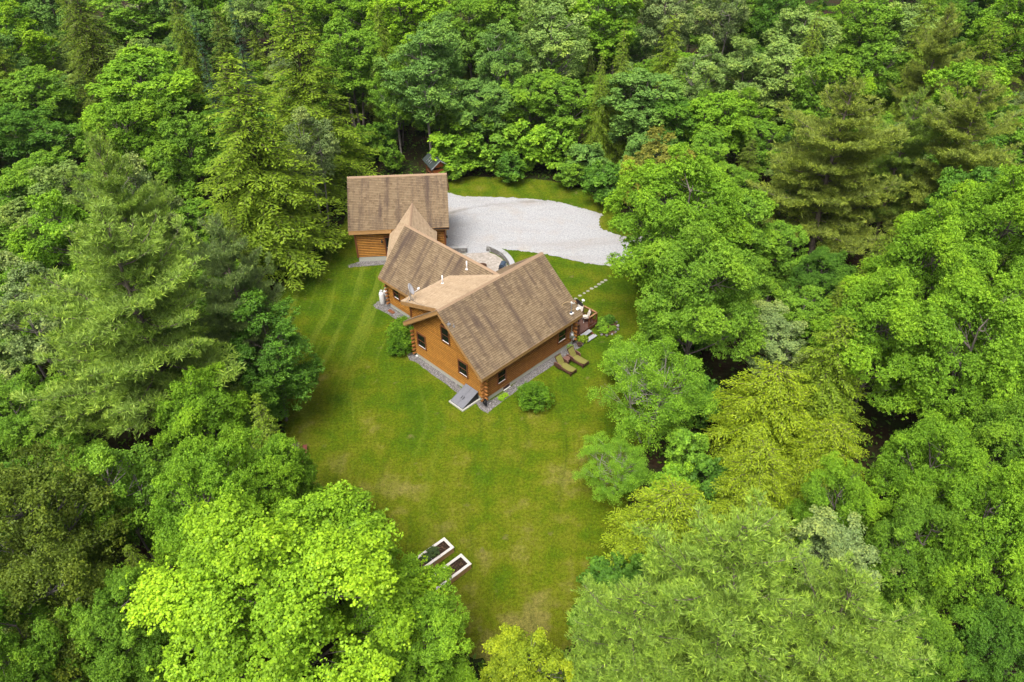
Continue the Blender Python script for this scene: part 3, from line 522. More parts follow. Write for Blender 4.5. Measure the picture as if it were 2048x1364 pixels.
 ('hemlock',82.5,131.7,2.9,16.3,'hem',0.98),('bush_tree',-2.5,86.1,1.7,3.6,'mid',1.12),('bush_tree',-6.4,20.8,1.4,3.8,'deep',1.11),('maple',-34.0,48.4,2.8,13.5,'bright',1.15),
 ('maple',-47.8,121.3,3.8,16.2,'bright',1.06),('hemlock',-1.9,117.0,3.0,14.7,'hem',0.98),('bush_tree',-25.1,51.6,1.4,5.1,'mid',1.12),('maple',48.1,130.8,2.7,9.1,'mid',0.92),
 ('hemlock',27.7,101.4,2.2,9.2,'hemd',1.00),('maple',-76.8,104.5,3.3,17.2,'bright',1.11),('maple',-83.1,96.1,2.1,9.2,'deep',1.09),('bush_tree',14.4,54.9,1.6,4.9,'bright',0.91),
 ('hemlock',32.6,93.2,2.0,7.7,'hemd',0.89),('maple',29.1,119.3,2.7,9.6,'mid',0.90),('maple_near',-27.0,19.1,2.7,7.7,'deep',0.98),('maple',-41.9,109.9,2.5,7.8,'bright',0.93),
 ('maple',58.0,78.3,2.2,8.8,'mid',1.00),('maple',-76.6,81.2,3.8,16.0,'blue',1.07),('maple',18.3,46.3,2.3,8.2,'mid',0.96),('maple',-85.0,108.2,2.3,7.8,'mid',1.03),
 ('hemlock',25.5,62.5,1.9,7.1,'hemd',0.98),('maple',45.1,70.4,3.6,16.8,'bright',1.02),('maple',13.4,109.7,2.6,7.9,'bright',0.93),('bush_tree',-27.5,53.6,1.4,4.8,'mid',1.08),
 ('bush_tree',2.6,14.4,1.6,5.4,'deep',0.97),('hemlock',-9.7,114.3,2.2,7.1,'hemd',0.90),('bush_tree',9.5,74.4,1.5,3.6,'deep',1.07),('birch',32.2,28.5,2.5,9.7,'mid',1.12),
 ('maple',54.3,104.2,2.4,9.5,'mid',0.86),('maple',12.3,93.3,2.5,8.1,'mid',1.09),('hemlock',9.4,132.9,2.2,7.7,'hemd',0.88),('maple',-27.1,40.4,2.1,7.8,'mid',1.08),
 ('bush_tree',-17.2,28.9,1.4,4.3,'bright',0.94),('maple',86.6,121.2,2.4,8.7,'deep',1.14),('birch',77.6,130.3,2.3,8.2,'mid',0.86),('hemlock',72.3,124.5,1.9,8.8,'hemd',0.88),
 ('bush_tree',-15.2,91.2,1.4,5.1,'mid',1.12),('maple_near',11.6,21.0,2.2,7.8,'bright',0.87),('maple',91.3,114.6,3.4,15.9,'bright',1.09),('hemlock',94.8,103.7,3.6,16.5,'hem',0.89),
 ('birch',-88.6,116.8,2.7,8.0,'blue',0.96),('maple',-69.8,75.9,2.1,8.6,'blue',0.96),('hemlock',39.0,128.4,1.8,8.5,'hemd',1.05),('maple',56.8,60.6,2.6,9.8,'bright',0.86),
 ('maple',-49.3,110.1,2.1,9.2,'blue',0.94),('birch',-87.4,104.0,2.5,7.9,'grey',1.00),('maple',-35.6,121.6,3.9,14.9,'blue',1.13),('maple',69.4,93.3,2.2,8.8,'pale',0.87),
 ('birch',73.9,132.7,2.1,7.0,'pale',0.98),('maple',88.0,133.3,2.1,9.0,'bright',0.86),('maple_near',17.6,16.9,2.2,7.9,'mid',0.94),('bush_tree',-19.1,28.4,1.8,3.5,'mid',1.01),
 ('hemlock',-46.8,54.0,2.0,7.9,'hem',1.14),('bush_tree',9.5,39.2,1.3,3.8,'mid',0.93),('birch',-57.1,107.9,2.1,8.1,'grey',0.92),('maple',-86.0,94.4,2.1,8.1,'blue',1.02),
 ('maple',-12.1,131.7,2.2,8.5,'blue',0.97),('maple',-28.5,94.8,2.5,8.1,'mid',0.86),('maple_near',-23.3,27.1,2.1,7.2,'mid',1.01),('hemlock',-79.7,119.8,1.9,7.1,'hem',1.09),
 ('maple',38.1,72.1,2.1,9.3,'mid',0.90),('birch',99.1,133.0,2.5,8.0,'grey',0.86),('maple_near',-23.1,12.2,2.1,7.5,'bright',1.03),('maple',47.0,108.3,2.6,7.1,'mid',0.94),
 ('maple',20.2,69.6,2.3,9.7,'mid',1.13),('birch',28.6,68.2,2.3,7.8,'pale',0.87),('bush_tree',14.7,58.3,1.4,4.3,'mid',1.05),('hemlock',-10.7,98.7,1.8,9.5,'hem',1.00),
 ('hemlock',13.2,113.4,1.9,7.3,'hemd',0.89),('maple',-86.9,112.7,2.0,9.0,'pale',1.02),('hemlock',10.7,96.7,1.8,9.9,'hemd',0.88),('bush_tree',9.7,28.9,1.5,4.4,'bright',1.05),
 ('maple_near',-32.3,23.8,2.2,8.6,'mid',1.07),('birch',74.5,78.1,2.5,8.9,'pale',0.86),('bush_tree',-7.7,23.3,1.4,4.9,'mid',1.07),('birch',-51.5,95.1,2.2,7.0,'pale',1.12),
 ('hemlock',53.1,82.1,1.9,8.0,'hemd',0.92),('maple',40.4,90.1,2.5,9.6,'mid',0.98),('maple',7.9,116.2,2.1,8.3,'bright',1.02),('hemlock',30.7,36.4,2.1,9.9,'hemd',0.89),
 ('maple',41.7,117.7,2.3,7.3,'mid',1.12),('birch',-52.5,133.6,2.3,9.0,'mid',0.95),('maple',45.1,119.0,2.1,7.2,'bright',0.91),('birch',-48.3,102.4,2.3,7.7,'pale',0.99),
 ('bush_tree',-4.6,91.9,1.8,3.5,'bright',1.05),('hemlock',47.9,121.4,2.0,7.1,'hem',0.96),('birch',-69.0,105.8,2.7,7.3,'pale',1.14),('bush_tree',-3.9,87.7,1.7,4.7,'mid',1.10),
 ('maple',-21.9,123.8,3.3,15.2,'pale',0.91),('maple',45.2,92.0,2.1,8.4,'bright',1.11),('hemlock',-34.3,103.5,1.9,8.1,'hemd',1.08),('maple',-8.5,88.8,2.2,8.4,'mid',0.98),
 ('birch',61.4,110.7,2.2,7.5,'pale',0.89),('birch',-75.3,99.8,2.3,8.6,'pale',1.06),('hemlock',42.4,78.0,1.9,8.6,'hem',0.93),('maple',23.3,98.7,2.3,9.3,'bright',1.05),
 ('maple',-77.2,126.1,2.1,7.6,'deep',1.05),('maple',-16.1,111.2,2.3,7.4,'deep',0.96),('bush_tree',17.1,69.0,1.7,4.2,'deep',0.99),('birch',-34.1,59.2,2.1,9.7,'mid',0.87),
 ('maple',71.9,86.9,2.2,8.0,'mid',0.93),('maple_near',38.9,32.4,2.4,8.3,'mid',0.92),('birch',-92.9,133.6,2.0,9.1,'blue',1.00),('birch',39.7,67.7,2.8,12.3,'grey',0.92),
 ('maple',23.7,94.2,2.4,8.4,'mid',1.11),('bush_tree',-14.0,80.4,1.3,3.9,'mid',1.03),('bush_tree',-1.9,13.6,1.5,4.8,'deep',0.96),('maple',5.2,105.9,2.1,7.5,'mid',0.99),
 ('bush_tree',6.9,21.3,1.7,5.5,'deep',0.98),('maple',81.1,110.2,2.2,7.6,'mid',1.00),('bush_tree',12.5,53.8,1.8,4.9,'bright',0.94),('bush_tree',-22.5,45.3,1.4,3.5,'mid',1.15),
 ('bush_tree',-9.7,27.1,1.6,3.9,'mid',0.88),('birch',20.1,112.7,2.0,8.4,'blue',0.88),('bush_tree',13.3,36.6,1.4,4.7,'deep',1.15),('bush_tree',17.4,71.8,1.7,5.1,'mid',0.85),
 ('maple',-40.9,55.2,2.2,8.5,'mid',0.87),('bush_tree',12.6,73.4,1.4,4.0,'mid',1.11),('maple',-25.1,67.1,3.0,14.4,'deep',1.01),('hemlock',-43.6,113.7,1.9,8.3,'hem',0.87),
 ('bush_tree',-15.8,86.4,1.8,4.0,'deep',0.97),('bush_tree',-15.9,26.7,1.7,5.0,'bright',0.95),('maple',51.9,127.4,2.3,8.5,'deep',1.10),('hemlock',50.8,115.5,2.0,8.8,'hemd',0.99),
 ('maple',-56.0,90.5,2.5,8.9,'blue',1.05),('maple',-39.5,104.9,2.6,7.9,'mid',0.95),('maple',-23.2,82.8,2.8,9.2,'mid',1.00),('birch',116.5,132.5,3.5,18.0,'pale',1.07),
 ('bush_tree',-19.6,86.2,1.7,3.6,'mid',1.04),('birch',64.0,68.7,2.3,7.5,'blue',0.96),('maple',76.4,126.7,2.1,7.2,'blue',1.12),('bush_tree',-20.0,82.7,1.5,3.9,'bright',1.14),
 ('hemlock',57.5,100.3,2.0,9.9,'hem',1.09),('bush_tree',-5.4,89.7,1.8,4.1,'mid',0.86),('bush_tree',-24.9,79.5,1.4,4.9,'deep',1.09),('maple',6.9,87.0,2.3,7.5,'bright',1.03),
 ('maple',24.3,89.8,2.5,7.4,'mid',0.89),('birch',-32.4,43.2,2.5,7.2,'pale',0.88),('birch',-17.2,121.2,2.3,7.6,'mid',1.01),('hemlock',-21.4,99.4,1.8,7.9,'hem',0.97),
 ('maple',-31.0,55.5,2.2,7.2,'pale',0.96),('maple',-19.9,104.3,2.1,8.8,'deep',1.10),('maple',-77.9,115.5,2.4,8.6,'pale',1.13),('maple',-79.9,107.8,2.1,8.5,'pale',1.00),
 ('bush_tree',-2.6,15.5,1.4,4.8,'bright',0.91),('birch',21.5,116.7,2.0,8.5,'blue',1.11),('maple',28.5,64.0,2.0,9.1,'deep',1.10),('maple',77.1,99.8,2.0,7.7,'bright',0.99),
 ('bush_tree',-15.8,30.6,1.3,4.6,'mid',0.95),('hemlock',-44.0,117.4,1.8,8.9,'hem',1.00),('bush_tree',-17.0,82.5,1.4,5.4,'mid',1.01),('maple',-60.5,81.9,2.3,7.1,'mid',1.02),
 ('maple',59.8,92.0,2.2,7.7,'mid',1.04),('bush_tree',8.3,41.8,1.3,4.0,'mid',0.99),('maple',-78.0,96.8,2.2,7.6,'deep',1.04),('birch',73.9,129.1,2.3,7.1,'grey',1.00),
 ('maple',64.5,117.5,2.3,8.4,'blue',1.05),('maple',17.5,108.5,2.3,9.7,'blue',1.06),('bush_tree',-7.9,86.6,1.4,5.4,'mid',0.96),('maple',-116.3,132.4,2.6,8.0,'mid',0.97),
 ('maple',70.2,121.2,2.0,9.9,'mid',1.07),('hemlock',-69.6,91.7,2.2,8.0,'hem',0.93),('birch',41.5,102.5,2.3,9.0,'blue',1.05),('bush_tree',17.7,53.6,1.3,3.8,'mid',0.99),
 ('hemlock',3.8,132.9,2.2,8.0,'hem',1.04),('birch',11.5,129.0,2.4,9.8,'blue',1.05),('maple',77.6,113.7,2.3,7.5,'mid',1.00),('maple',-28.9,71.1,2.3,9.2,'bright',0.98),
 ('hemlock',28.3,47.6,2.1,9.3,'hem',0.90),('maple',2.6,98.8,2.5,8.7,'mid',1.06),('birch',12.0,8.3,2.3,7.2,'pale',0.94),('hemlock',-34.5,113.4,1.7,8.9,'hem',1.15),
 ('birch',82.9,127.4,2.2,8.9,'blue',1.06),('hemlock',-75.4,130.8,2.0,8.7,'hem',1.05),('hemlock',-51.7,59.7,2.4,7.1,'hemd',0.92),('bush_tree',-25.7,54.8,1.7,5.1,'deep',1.10),
 ('maple',-64.4,109.9,2.4,9.4,'deep',0.91),('maple',21.8,61.7,2.4,8.1,'mid',1.05),('hemlock',-15.2,13.3,2.7,9.9,'hemd',1.09),('birch',-5.4,13.4,2.3,9.3,'mid',0.89),
 ('birch',-17.2,125.1,2.1,7.4,'grey',0.90),('maple',64.4,102.2,2.2,9.5,'pale',0.87),('bush_tree',-21.5,30.4,1.4,5.4,'mid',0.90),('bush_tree',-18.7,84.3,1.4,4.0,'bright',1.07),
 ('hemlock',-40.5,50.3,2.2,7.1,'hem',1.00),('birch',18.8,134.0,2.1,9.1,'mid',1.02),('hemlock',3.2,115.2,2.0,7.5,'hemd',1.07),('maple',26.4,78.8,2.5,9.8,'bright',0.98),
 ('maple',-24.6,98.2,2.4,8.7,'mid',0.99),('hemlock',-7.8,99.7,1.7,7.8,'hem',0.90),('maple',-53.8,103.3,2.3,9.9,'pale',0.94),('maple',-91.0,125.9,2.2,9.7,'deep',1.13),
 ('maple',15.5,90.2,2.2,9.2,'mid',1.02),('maple',62.2,128.0,2.1,8.4,'deep',1.08),('maple',-98.8,121.4,2.1,8.4,'deep',1.09),('maple',-61.3,64.0,2.0,7.1,'mid',0.94),
 ('hemlock',38.7,41.3,2.1,7.2,'hemd',1.00),('maple',-51.2,77.4,2.3,8.2,'mid',0.86),('hemlock',-65.4,82.7,1.7,8.2,'hem',0.95),('birch',61.2,100.9,2.1,8.0,'pale',0.98),
 ('maple_near',35.9,35.2,2.1,8.5,'bright',1.10),('hemlock',-6.4,117.2,2.3,8.1,'hem',0.87),('maple',-46.9,126.0,2.2,7.2,'bright',0.90),('birch',5.6,101.8,2.1,7.7,'blue',0.94),
 ('hemlock',36.2,28.9,1.8,8.8,'hem',1.10),('birch',30.4,98.7,2.1,7.4,'pale',1.07),('hemlock',-40.7,43.1,1.8,7.8,'hemd',0.97),('maple',38.0,103.0,2.1,7.0,'bright',0.89),
 ('maple',-89.4,133.2,2.2,7.5,'bright',1.00),('maple',64.6,82.6,2.0,9.9,'mid',1.00),('hemlock',25.2,119.6,1.8,8.4,'hem',1.10),('hemlock',-42.4,69.2,1.9,7.8,'hemd',0.88),
 ('birch',18.2,39.7,2.6,8.2,'grey',1.09),('maple',5.9,123.7,2.1,8.6,'pale',1.06),('hemlock',32.0,116.5,1.9,9.8,'hemd',0.95),('hemlock',105.6,127.9,2.3,8.3,'hemd',1.09),
 ('maple',22.4,51.6,2.2,8.9,'mid',1.08),('maple',-58.7,66.5,2.0,7.8,'pale',0.98),('hemlock',-18.3,20.9,1.8,8.5,'hem',0.92),('hemlock',-50.7,99.2,2.3,8.4,'hem',1.11),
 ('maple',56.0,91.8,2.1,9.2,'pale',0.92),('maple',87.8,117.4,2.2,10.0,'bright',0.92),('hemlock',51.3,111.9,2.0,8.2,'hem',0.87),('hemlock',87.2,103.5,1.9,8.8,'hem',0.91),
 ('hemlock',55.5,118.7,1.9,7.6,'hem',0.91),('maple',-36.7,91.5,2.1,8.4,'mid',0.99),('hemlock',-34.4,116.7,1.7,7.3,'hem',0.95),('hemlock',37.7,92.3,1.7,8.8,'hem',1.07),
 ('birch',54.1,63.9,2.3,8.6,'pale',1.02),('hemlock',3.2,125.2,1.8,8.7,'hemd',1.10),('hemlock',-22.6,52.1,1.7,9.7,'hemd',0.97),('hemlock',59.6,123.0,1.9,7.6,'hemd',0.98),
 ('hemlock',39.3,48.8,1.9,7.1,'hem',1.11),('maple_near',16.8,24.2,2.1,9.2,'bright',0.98),('maple',64.9,107.3,2.2,7.8,'deep',0.86),('hemlock',-8.7,130.8,1.9,8.0,'hem',1.02),
 ('hemlock',24.4,44.1,2.0,7.5,'hem',1.07),('hemlock',-80.1,127.9,1.9,7.1,'hem',1.14),('hemlock',-58.3,78.1,1.9,7.2,'hemd',0.87),('hemlock',46.1,88.8,1.7,8.9,'hem',1.08),
 ('hemlock',69.0,85.2,1.8,7.8,'hem',1.14),('maple',-73.2,115.2,2.1,8.2,'mid',1.00),('hemlock',-46.7,77.2,1.8,8.2,'hem',0.89),('hemlock',-13.5,98.4,1.7,8.9,'hem',1.14),
 ('maple',72.1,74.8,2.1,7.3,'pale',1.03),('birch',-19.3,66.8,2.9,13.4,'grey',0.99),('hemlock',-6.3,8.4,2.0,8.8,'hemd',1.03),('birch',48.5,49.1,2.1,9.1,'mid',0.89),
 ]
LAWN = [(-7.65, 78.69), (-1.15, 78.75), (6.41, 76.76), (10.82, 72.19), (12.17, 67.74), (13.51, 59.60), (13.75, 52.75), (13.69, 45.56), (12.53, 39.56), (11.38, 36.42), (9.27, 35.48), (7.70, 31.83), (6.84, 27.80), (4.56, 23.65), (2.89, 20.35), (-0.61, 19.29), (-3.57, 20.44), (-6.04, 23.49), (-8.23, 26.94), (-11.31, 30.48), (-14.40, 32.67), (-16.21, 35.97), (-17.56, 40.75), (-18.71, 46.29), (-21.62, 53.62), (-20.47, 59.58), (-18.89, 63.88), (-17.69, 68.62), (-17.96, 73.32), (-15.29, 78.39)]
DRIVE = [(-7.89, 73.87), (-5.07, 73.78), (-3.37, 73.61), (0.56, 73.24), (3.34, 72.66), (5.53, 71.99), (7.63, 70.61), (9.77, 69.16), (9.50, 68.16), (9.28, 67.06), (9.47, 65.87), (10.51, 65.00), (11.70, 64.24), (14.13, 63.45), (13.62, 57.33), (11.36, 58.10), (10.07, 58.50), (7.63, 59.02), (4.81, 60.30), (1.91, 61.42), (-0.07, 61.87), (-1.82, 62.21), (-2.30, 61.16), (-4.28, 61.21), (-4.56, 61.99), (-7.09, 62.55)]

# ------------------------------------------------------------------ ground
def smooth_poly(pts, n=6, jit=.12, seed=1):
    r = np.random.default_rng(seed); P = np.array(pts); N = len(P); out = []
    for i in range(N):
        p0, p1, p2, p3 = P[i-1], P[i], P[(i+1) % N], P[(i+2) % N]
        for k in range(n):
            s = k / n
            q = .5*((2*p1) + (-p0+p2)*s + (2*p0-5*p1+4*p2-p3)*s*s + (-p0+3*p1-3*p2+p3)*s**3)
            out.append(q + r.normal(0, jit, 2))
    return np.array(out)
def sheet(name, poly, z, mat, kind='structure'):
    tri = tessellate_polygon([[Vector((p[0], p[1], 0)) for p in poly]])
    me = bpy.data.meshes.new(name)
    me.from_pydata([(p[0], p[1], z) for p in poly], [], [tuple(q) for q in tri]); fix_normals(me)
    if sum(f.normal.z for f in me.polygons) < 0: me.flip_normals()
    me.materials.append(mat); o = bpy.data.objects.new(name, me); COLL.objects.link(o); o['kind'] = kind; return o
def in_poly(P, poly):
    x, y = P[:, 0], P[:, 1]; r = np.zeros(len(P), bool)
    for i in range(len(poly)):
        a, b = poly[i-1], poly[i]
        r ^= ((a[1] > y) != (b[1] > y)) & (x < (b[0]-a[0])*(y-a[1])/(b[1]-a[1]+1e-12)+a[0])
    return r
g = G(); g.add([(-900,-300,0),(900,-300,0),(900,1300,0),(-900,1300,0)], [(0,1,2,3)])
mk('ground', g, MAT['floor'], kind='structure')
lawn_poly = smooth_poly(LAWN, 8, .10, 3)
sheet('lawn', lawn_poly, .012, MAT['lawn'])
drive_poly = smooth_poly(DRIVE, 14, .07, 4)
sheet('gravel_driveway', drive_poly, .026, MAT['gravel'])

# ------------------------------------------------------------------ house frames
HYAW = math.radians(-45.259); HO = Vector((-7.7268, 45.2341, 0))
GYAW = math.radians(3.376); GO = Vector((-14.7681, 60.0243, 0))
def hw(x, y, z=0.0):
    c, s = math.cos(HYAW), math.sin(HYAW); return Vector((HO.x + c*x - s*y, HO.y + s*x + c*y, z))
def g2h(x, y, z):
    c, s = math.cos(GYAW), math.sin(GYAW); wx, wy = GO.x + c*x - s*y - HO.x, GO.y + s*x + c*y - HO.y
    c, s = math.cos(HYAW), math.sin(HYAW); return Vector((c*wx + s*wy, -s*wx + c*wy, z))

def clip_poly(poly, halfs):
    """2d convex clip; halfs: list of (a,b,c) keep a x + b y <= c"""
    for a, b, c in halfs:
        out = []
        for i in range(len(poly)):
            p, q = poly[i-1], poly[i]; dp, dq = a*p[0]+b*p[1]-c, a*q[0]+b*q[1]-c
            if (dp <= 0) != (dq <= 0):
                s = dp/(dp-dq); out.append((p[0]+(q[0]-p[0])*s, p[1]+(q[1]-p[1])*s))
            if dq <= 0: out.append(q)
        poly = out
        if len(poly) < 3: return []
    return poly

def shingles(name, poly, mat, parent, seed=0, expo=.165, tab=.30):
    """poly: convex planar 3d polygon, poly[0]->poly[1] along the eave; real overlapping tabs"""
    r = random.Random(seed)
    P = [Vector(p) for p in poly]; e1 = (P[1]-P[0]).normalized()
    nrm = e1.cross(P[2]-P[0]).normalized()
    if nrm.z < 0: nrm = -nrm
    e2 = nrm.cross(e1)
    if e2.z < 0: e2 = -e2
    q = [((p-P[0]).dot(e1), (p-P[0]).dot(e2)) for p in P]
    area = sum(q[i-1][0]*q[i][1]-q[i][0]*q[i-1][1] for i in range(len(q)))
    if area < 0: q = q[::-1]
    halfs = []
    for i in range(len(q)):
        a, b = q[i-1], q[i]; ex, ey = b[0]-a[0], b[1]-a[1]; halfs.append((ey, -ex, ey*a[0]-ex*a[1]))
    u0, u1 = min(p[0] for p in q), max(p[0] for p in q); v1 = max(p[1] for p in q)
    vs, fs, tones, uvs = [], [], [], []
    row = 0; v = 0.0
    while v < v1:
        u = u0 - r.random()*tab
        while u < u1:
            w = tab*r.choice((.55, .8, 1, 1, 1.25))
            lift = .026 + r.random()*.008
            cp = clip_poly([(u+.004, v), (u+w-.004, v), (u+w-.004, v+expo+.01), (u+.004, v+expo+.01)], halfs)
            if cp:
                tone = min(1, max(0, r.gauss(.5, .17)))
                top = []
                for (a, b) in cp:
                    h = lift*(1-(b-v)/(expo+.01)) + .004
                    top.append(P[0] + e1*a + e2*b + nrm*h)
                n = len(vs); vs += top; fs.append(tuple(range(n, n+len(top)))); tones.append(tone); uvs += cp
                # butt edges
                n = len(vs)
                lo = [P[0] + e1*a + e2*b - nrm*.004 for (a, b) in cp]
                vs += top + lo; m = len(cp)
                for i in range(m):
                    j = (i+1) % m
                    if min(cp[i][1], cp[j][1]) < v+expo*.9:
                        fs.append((n+i, n+m+i, n+m+j, n+j)); tones.append(tone*.35); uvs += [cp[i], cp[i], cp[j], cp[j]]
            u += w
        v += expo; row += 1
    me = bpy.data.meshes.new(name); me.from_pydata([tuple(p) for p in vs], [], fs)
    at = me.attributes.new('tone', 'FLOAT', 'FACE'); at.data.foreach_set('value', tones)
    uv = me.uv_layers.new(name='roof'); off = seed*1.65
    uv.data.foreach_set('uv', [k for p in uvs for k in (p[0]+off, p[1]+off)])
    me.materials.append(mat); me.update()
    o = bpy.data.objects.new(name, me); COLL.objects.link(o); o.parent = parent; o['kind'] = 'stuff'; return o

def ridge_cap(parent, a, b, s1, s2, seed=0):
    """folded cap shingles along a ridge; s1, s2 unit downslope vectors on both sides"""
    r = random.Random(seed); a, b = Vector(a), Vector(b); d = (b-a).normalized(); L = (b-a).length; s1, s2 = Vector(s1), Vector(s2)
    g = G(); x = 0.0
    while x < L:
        w = .22; p, q = a+d*x, a+d*min(L, x+w)
        l0, l1 = .045, .020; h = Vector((0, 0, 1)); e = .17 + r.random()*.015
        n1 = d.cross(s1).normalized(); n1 = n1 if n1.z > 0 else -n1
        n2 = d.cross(s2).normalized(); n2 = n2 if n2.z > 0 else -n2
        top = [p+h*l0, q+h*l1]; A = [p+s1*e+n1*l0*.8, q+s1*e+n1*l1]; B = [p+s2*e+n2*l0*.8, q+s2*e+n2*l1]
        A0 = [p+s1*e, q+s1*e]; B0 = [p+s2*e, q+s2*e]
        g.add(top+A+B+A0+B0, [(0,1,3,2), (1,0,4,5), (2,3,7,6), (5,4,8,9), (0,2,6), (0,8,4)])
        x += w - .02
    return mk('ridge_cap', g, MAT['cap'], parent, kind='stuff', fix=False)

def slab(parent, poly, th=.09, mat='fascia'):
    return mk('roof_deck', G().prism([Vector(p)-Vector((0,0,.012)) for p in poly], (0, 0, -th)), MAT[mat], parent)
def board(parent, a, b, w=.035, h=.22, mat='fascia', name='fascia'):
    return mk(name, G().beam(a, b, w, h), MAT[mat], parent)

def dlog(a, b, outv, r=.052, h=.122):
    """half round siding log from a to b; outv horizontal outward unit"""
    a, b, outv = Vector(a), Vector(b), Vector(outv); g = G(); n = 6; prof = []
    for i in range(n+1):
        t = -math.pi/2 + math.pi*i/n; prof.append((outv*(math.cos(t)**.8 * r) if abs(math.cos(t)) > 1e-6 else Vector((0,0,0))) + Vector((0,0,math.sin(t)*h*.5)))
    vs = [a+p for p in prof] + [b+p for p in prof]; m = n+1
    g.add(vs, [(i, i+1, m+i+1, m+i) for i in range(n)] + [tuple(range(m))[::-1], tuple(range(m, 2*m))])
    return g
def log_wall(parent, org, ax, outv, z0, zmax, xr, holes=(), mat='log', skip=0.16):
    """courses of logs; xr(z)->(x0,x1); holes (x0,x1,z0,z1)"""
    org, ax = Vector(org), Vector(ax); z = z0 + .0925
    while z < zmax - .05:
        x0, x1 = xr(z)
        segs = [(x0, x1)]
        for hx0, hx1, hz0, hz1 in holes:
            if hz0 - .06 < z < hz1 + .06:
                ns = []
                for a, b in segs:
                    if hx0 > a: ns.append((a, min(b, hx0)))
                    if hx1 < b: ns.append((max(a, hx1), b))
                segs = [q for q in ns if q[1]-q[0] > .01]
        for a, b in segs:
            if b - a > skip:
                mk('log', dlog(org+ax*a+Vector((0,0,z)), org+ax*b+Vector((0,0,z)), outv), MAT[mat], parent, smooth=False)
        z += .185
def log_ends(parent, c, d1, d2, z0, z1, L=.34):
    """alternating stubs past a corner: c corner on the ground plan, d1 and d2 outward directions"""
    z = z0 + .0925; k = 0
    while z < z1:
        d = Vector(d1 if k % 2 else d2); p = Vector((c[0], c[1], z))
        side = d.cross(Vector((0,0,1)))
        g = G(); n = 10
        vs = []
        for s in (0, 1):
            for i in range(n):
                a = 2*math.pi*i/n; vs.append(p + d*(L*s) + side*(math.cos(a)*.088) + Vector((0,0,math.sin(a)*.098)))
        g.add(vs, [(i, (i+1) % n, n+(i+1) % n, n+i) for i in range(n)] + [tuple(range(n))[::-1], tuple(range(n, 2*n))])
        mk('log_end', g, MAT['logend'], parent)
        z += .185; k += 1
def window(parent, org, ax, outv, x0, x1, z0, z1, rails=(.5,)):
    org, ax, outv = Vector(org), Vector(ax), Vector(outv); Z = Vector((0,0,1))
    def P(x, z, o): return org + ax*x + Z*z + outv*o
    def bx(g, xa, xb, za, zb, oa, ob): g.obox(P((xa+xb)/2, (za+zb)/2, (oa+ob)/2), ax*((xb-xa)/2), outv*((ob-oa)/2), Z*((zb-za)/2))
    w = .085; g = G()
    bx(g, x0, x1, z1-w, z1, 0, .115); bx(g, x0, x1, z0, z0+w*.8, 0, .115)
    bx(g, x0, x0+w, z0+w*.8, z1-w, 0, .115); bx(g, x1-w, x1, z0+w*.8, z1-w, 0, .115)
    f = mk('window', g, MAT['trim'], parent)
    zm = z0 + (z1-z0)*.48
    for a, b, o in ((z0+w*.8, zm, .035), (zm, z1-w, .055)):
        g = G(); bx(g, x0+w, x1-w, a, b, o-.01, o); mk('pane', g, MAT['glass'], f)
    g = G(); bx(g, x0+w, x1-w, zm-.022, zm+.022, .056, .075); mk('sash_rail', g, MAT['trim'], f)
    g = G(); bx(g, x0+w+.02, x1-w-.02, z0+w*.8, z0+w*.8+.014, .036, .075); mk('sill', g, MAT['white'], f)
    return f

# ------------------------------------------------------------------ the log house
house = thing('log_house', 'orange log house with brown shingle roofs and a dormer in the clearing', 'house', HO, HYAW)
W, L, HF = 8.0, 9.96, .345
RZ, RS = 6.78, .851; RX = 3.95
mk('foundation', G().box(0, W, 0, 1.9, -.1, HF).box(0, W, 1.9, L, -.1, HF).box(-7.19, -.002, 2.86, 8.94, -.1, HF), MAT['concrete'], house)
# wall cores
cg = [(.02,0,HF),(W-.02,0,HF),(W-.02,0,3.05),(RX,0,6.45),(.02,0,5.16)]
core = G(); core.prism([(x, .01, z) for x, y, z in cg], (0, .16, 0)); core.prism([(x, L-.17, z) for x, z in ((.02,HF),(W-.02,HF),(W-.02,3.05),(RX,6.45),(.02,3.0))], (0, .16, 0))
core.box(W-.17, W-.01, .171, L-.171, HF, 3.0); core.box(.01, .17, .171, L-.171, HF, 3.0); core.box(.01, .17, .171, 5.6, 3.0, 5.1)
mk('wall', core, MAT['core'], house)
holes_g = [(.40,1.47,1.40,2.78),(3.50,4.47,3.55,5.02),(5.25,6.33,1.42,2.77)]
def xr_g(z): return (max(0, RX-(6.48-z)/.325) if z > 5.16 else 0, min(W, RX+(6.46-z)/RS))
log_wall(house, (0, .01, 0), (1,0,0), (0,-1,0), HF, 6.3, xr_g, holes_g)
for h in holes_g: window(house, (0, .01, 0), (1,0,0), (0,-1,0), *h)
holes_r = [(1.27,2.25,.98,2.20),(8.02,9.10,1.10,2.25)]
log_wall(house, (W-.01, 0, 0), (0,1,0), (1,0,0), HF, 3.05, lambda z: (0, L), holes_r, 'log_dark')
for h in holes_r: window(house, (W-.01, 0, 0), (0,1,0), (1,0,0), *h)
g = G().box(W-.02, W+.03, 1.93, 2.62, .05, .325); bw = mk('window', g, MAT['trim'], house)
mk('pane', G().box(W+.03, W+.036, 1.98, 2.57, .10, .28), MAT['glass'], bw); mk('sill', G().box(W+.03, W+.10, 1.90, 2.65, .02, .06), MAT['white'], bw)
log_wall(house, (0, L-.01, 0), (1,0,0), (0,1,0), HF, 6.3, lambda z: (max(0, RX-(6.44-z)/.74), min(W, RX+(6.46-z)/RS)))
log_ends(house, (W+.04, -.04), (1,0,0), (0,-1,0), HF-.0, 2.75)
log_ends(house, (-.04, -.04), (-1,0,0), (0,-1,0), HF-.0, 2.75, .28)
log_ends(house, (W+.04, L+.04), (1,0,0), (0,1,0), HF, 2.75)
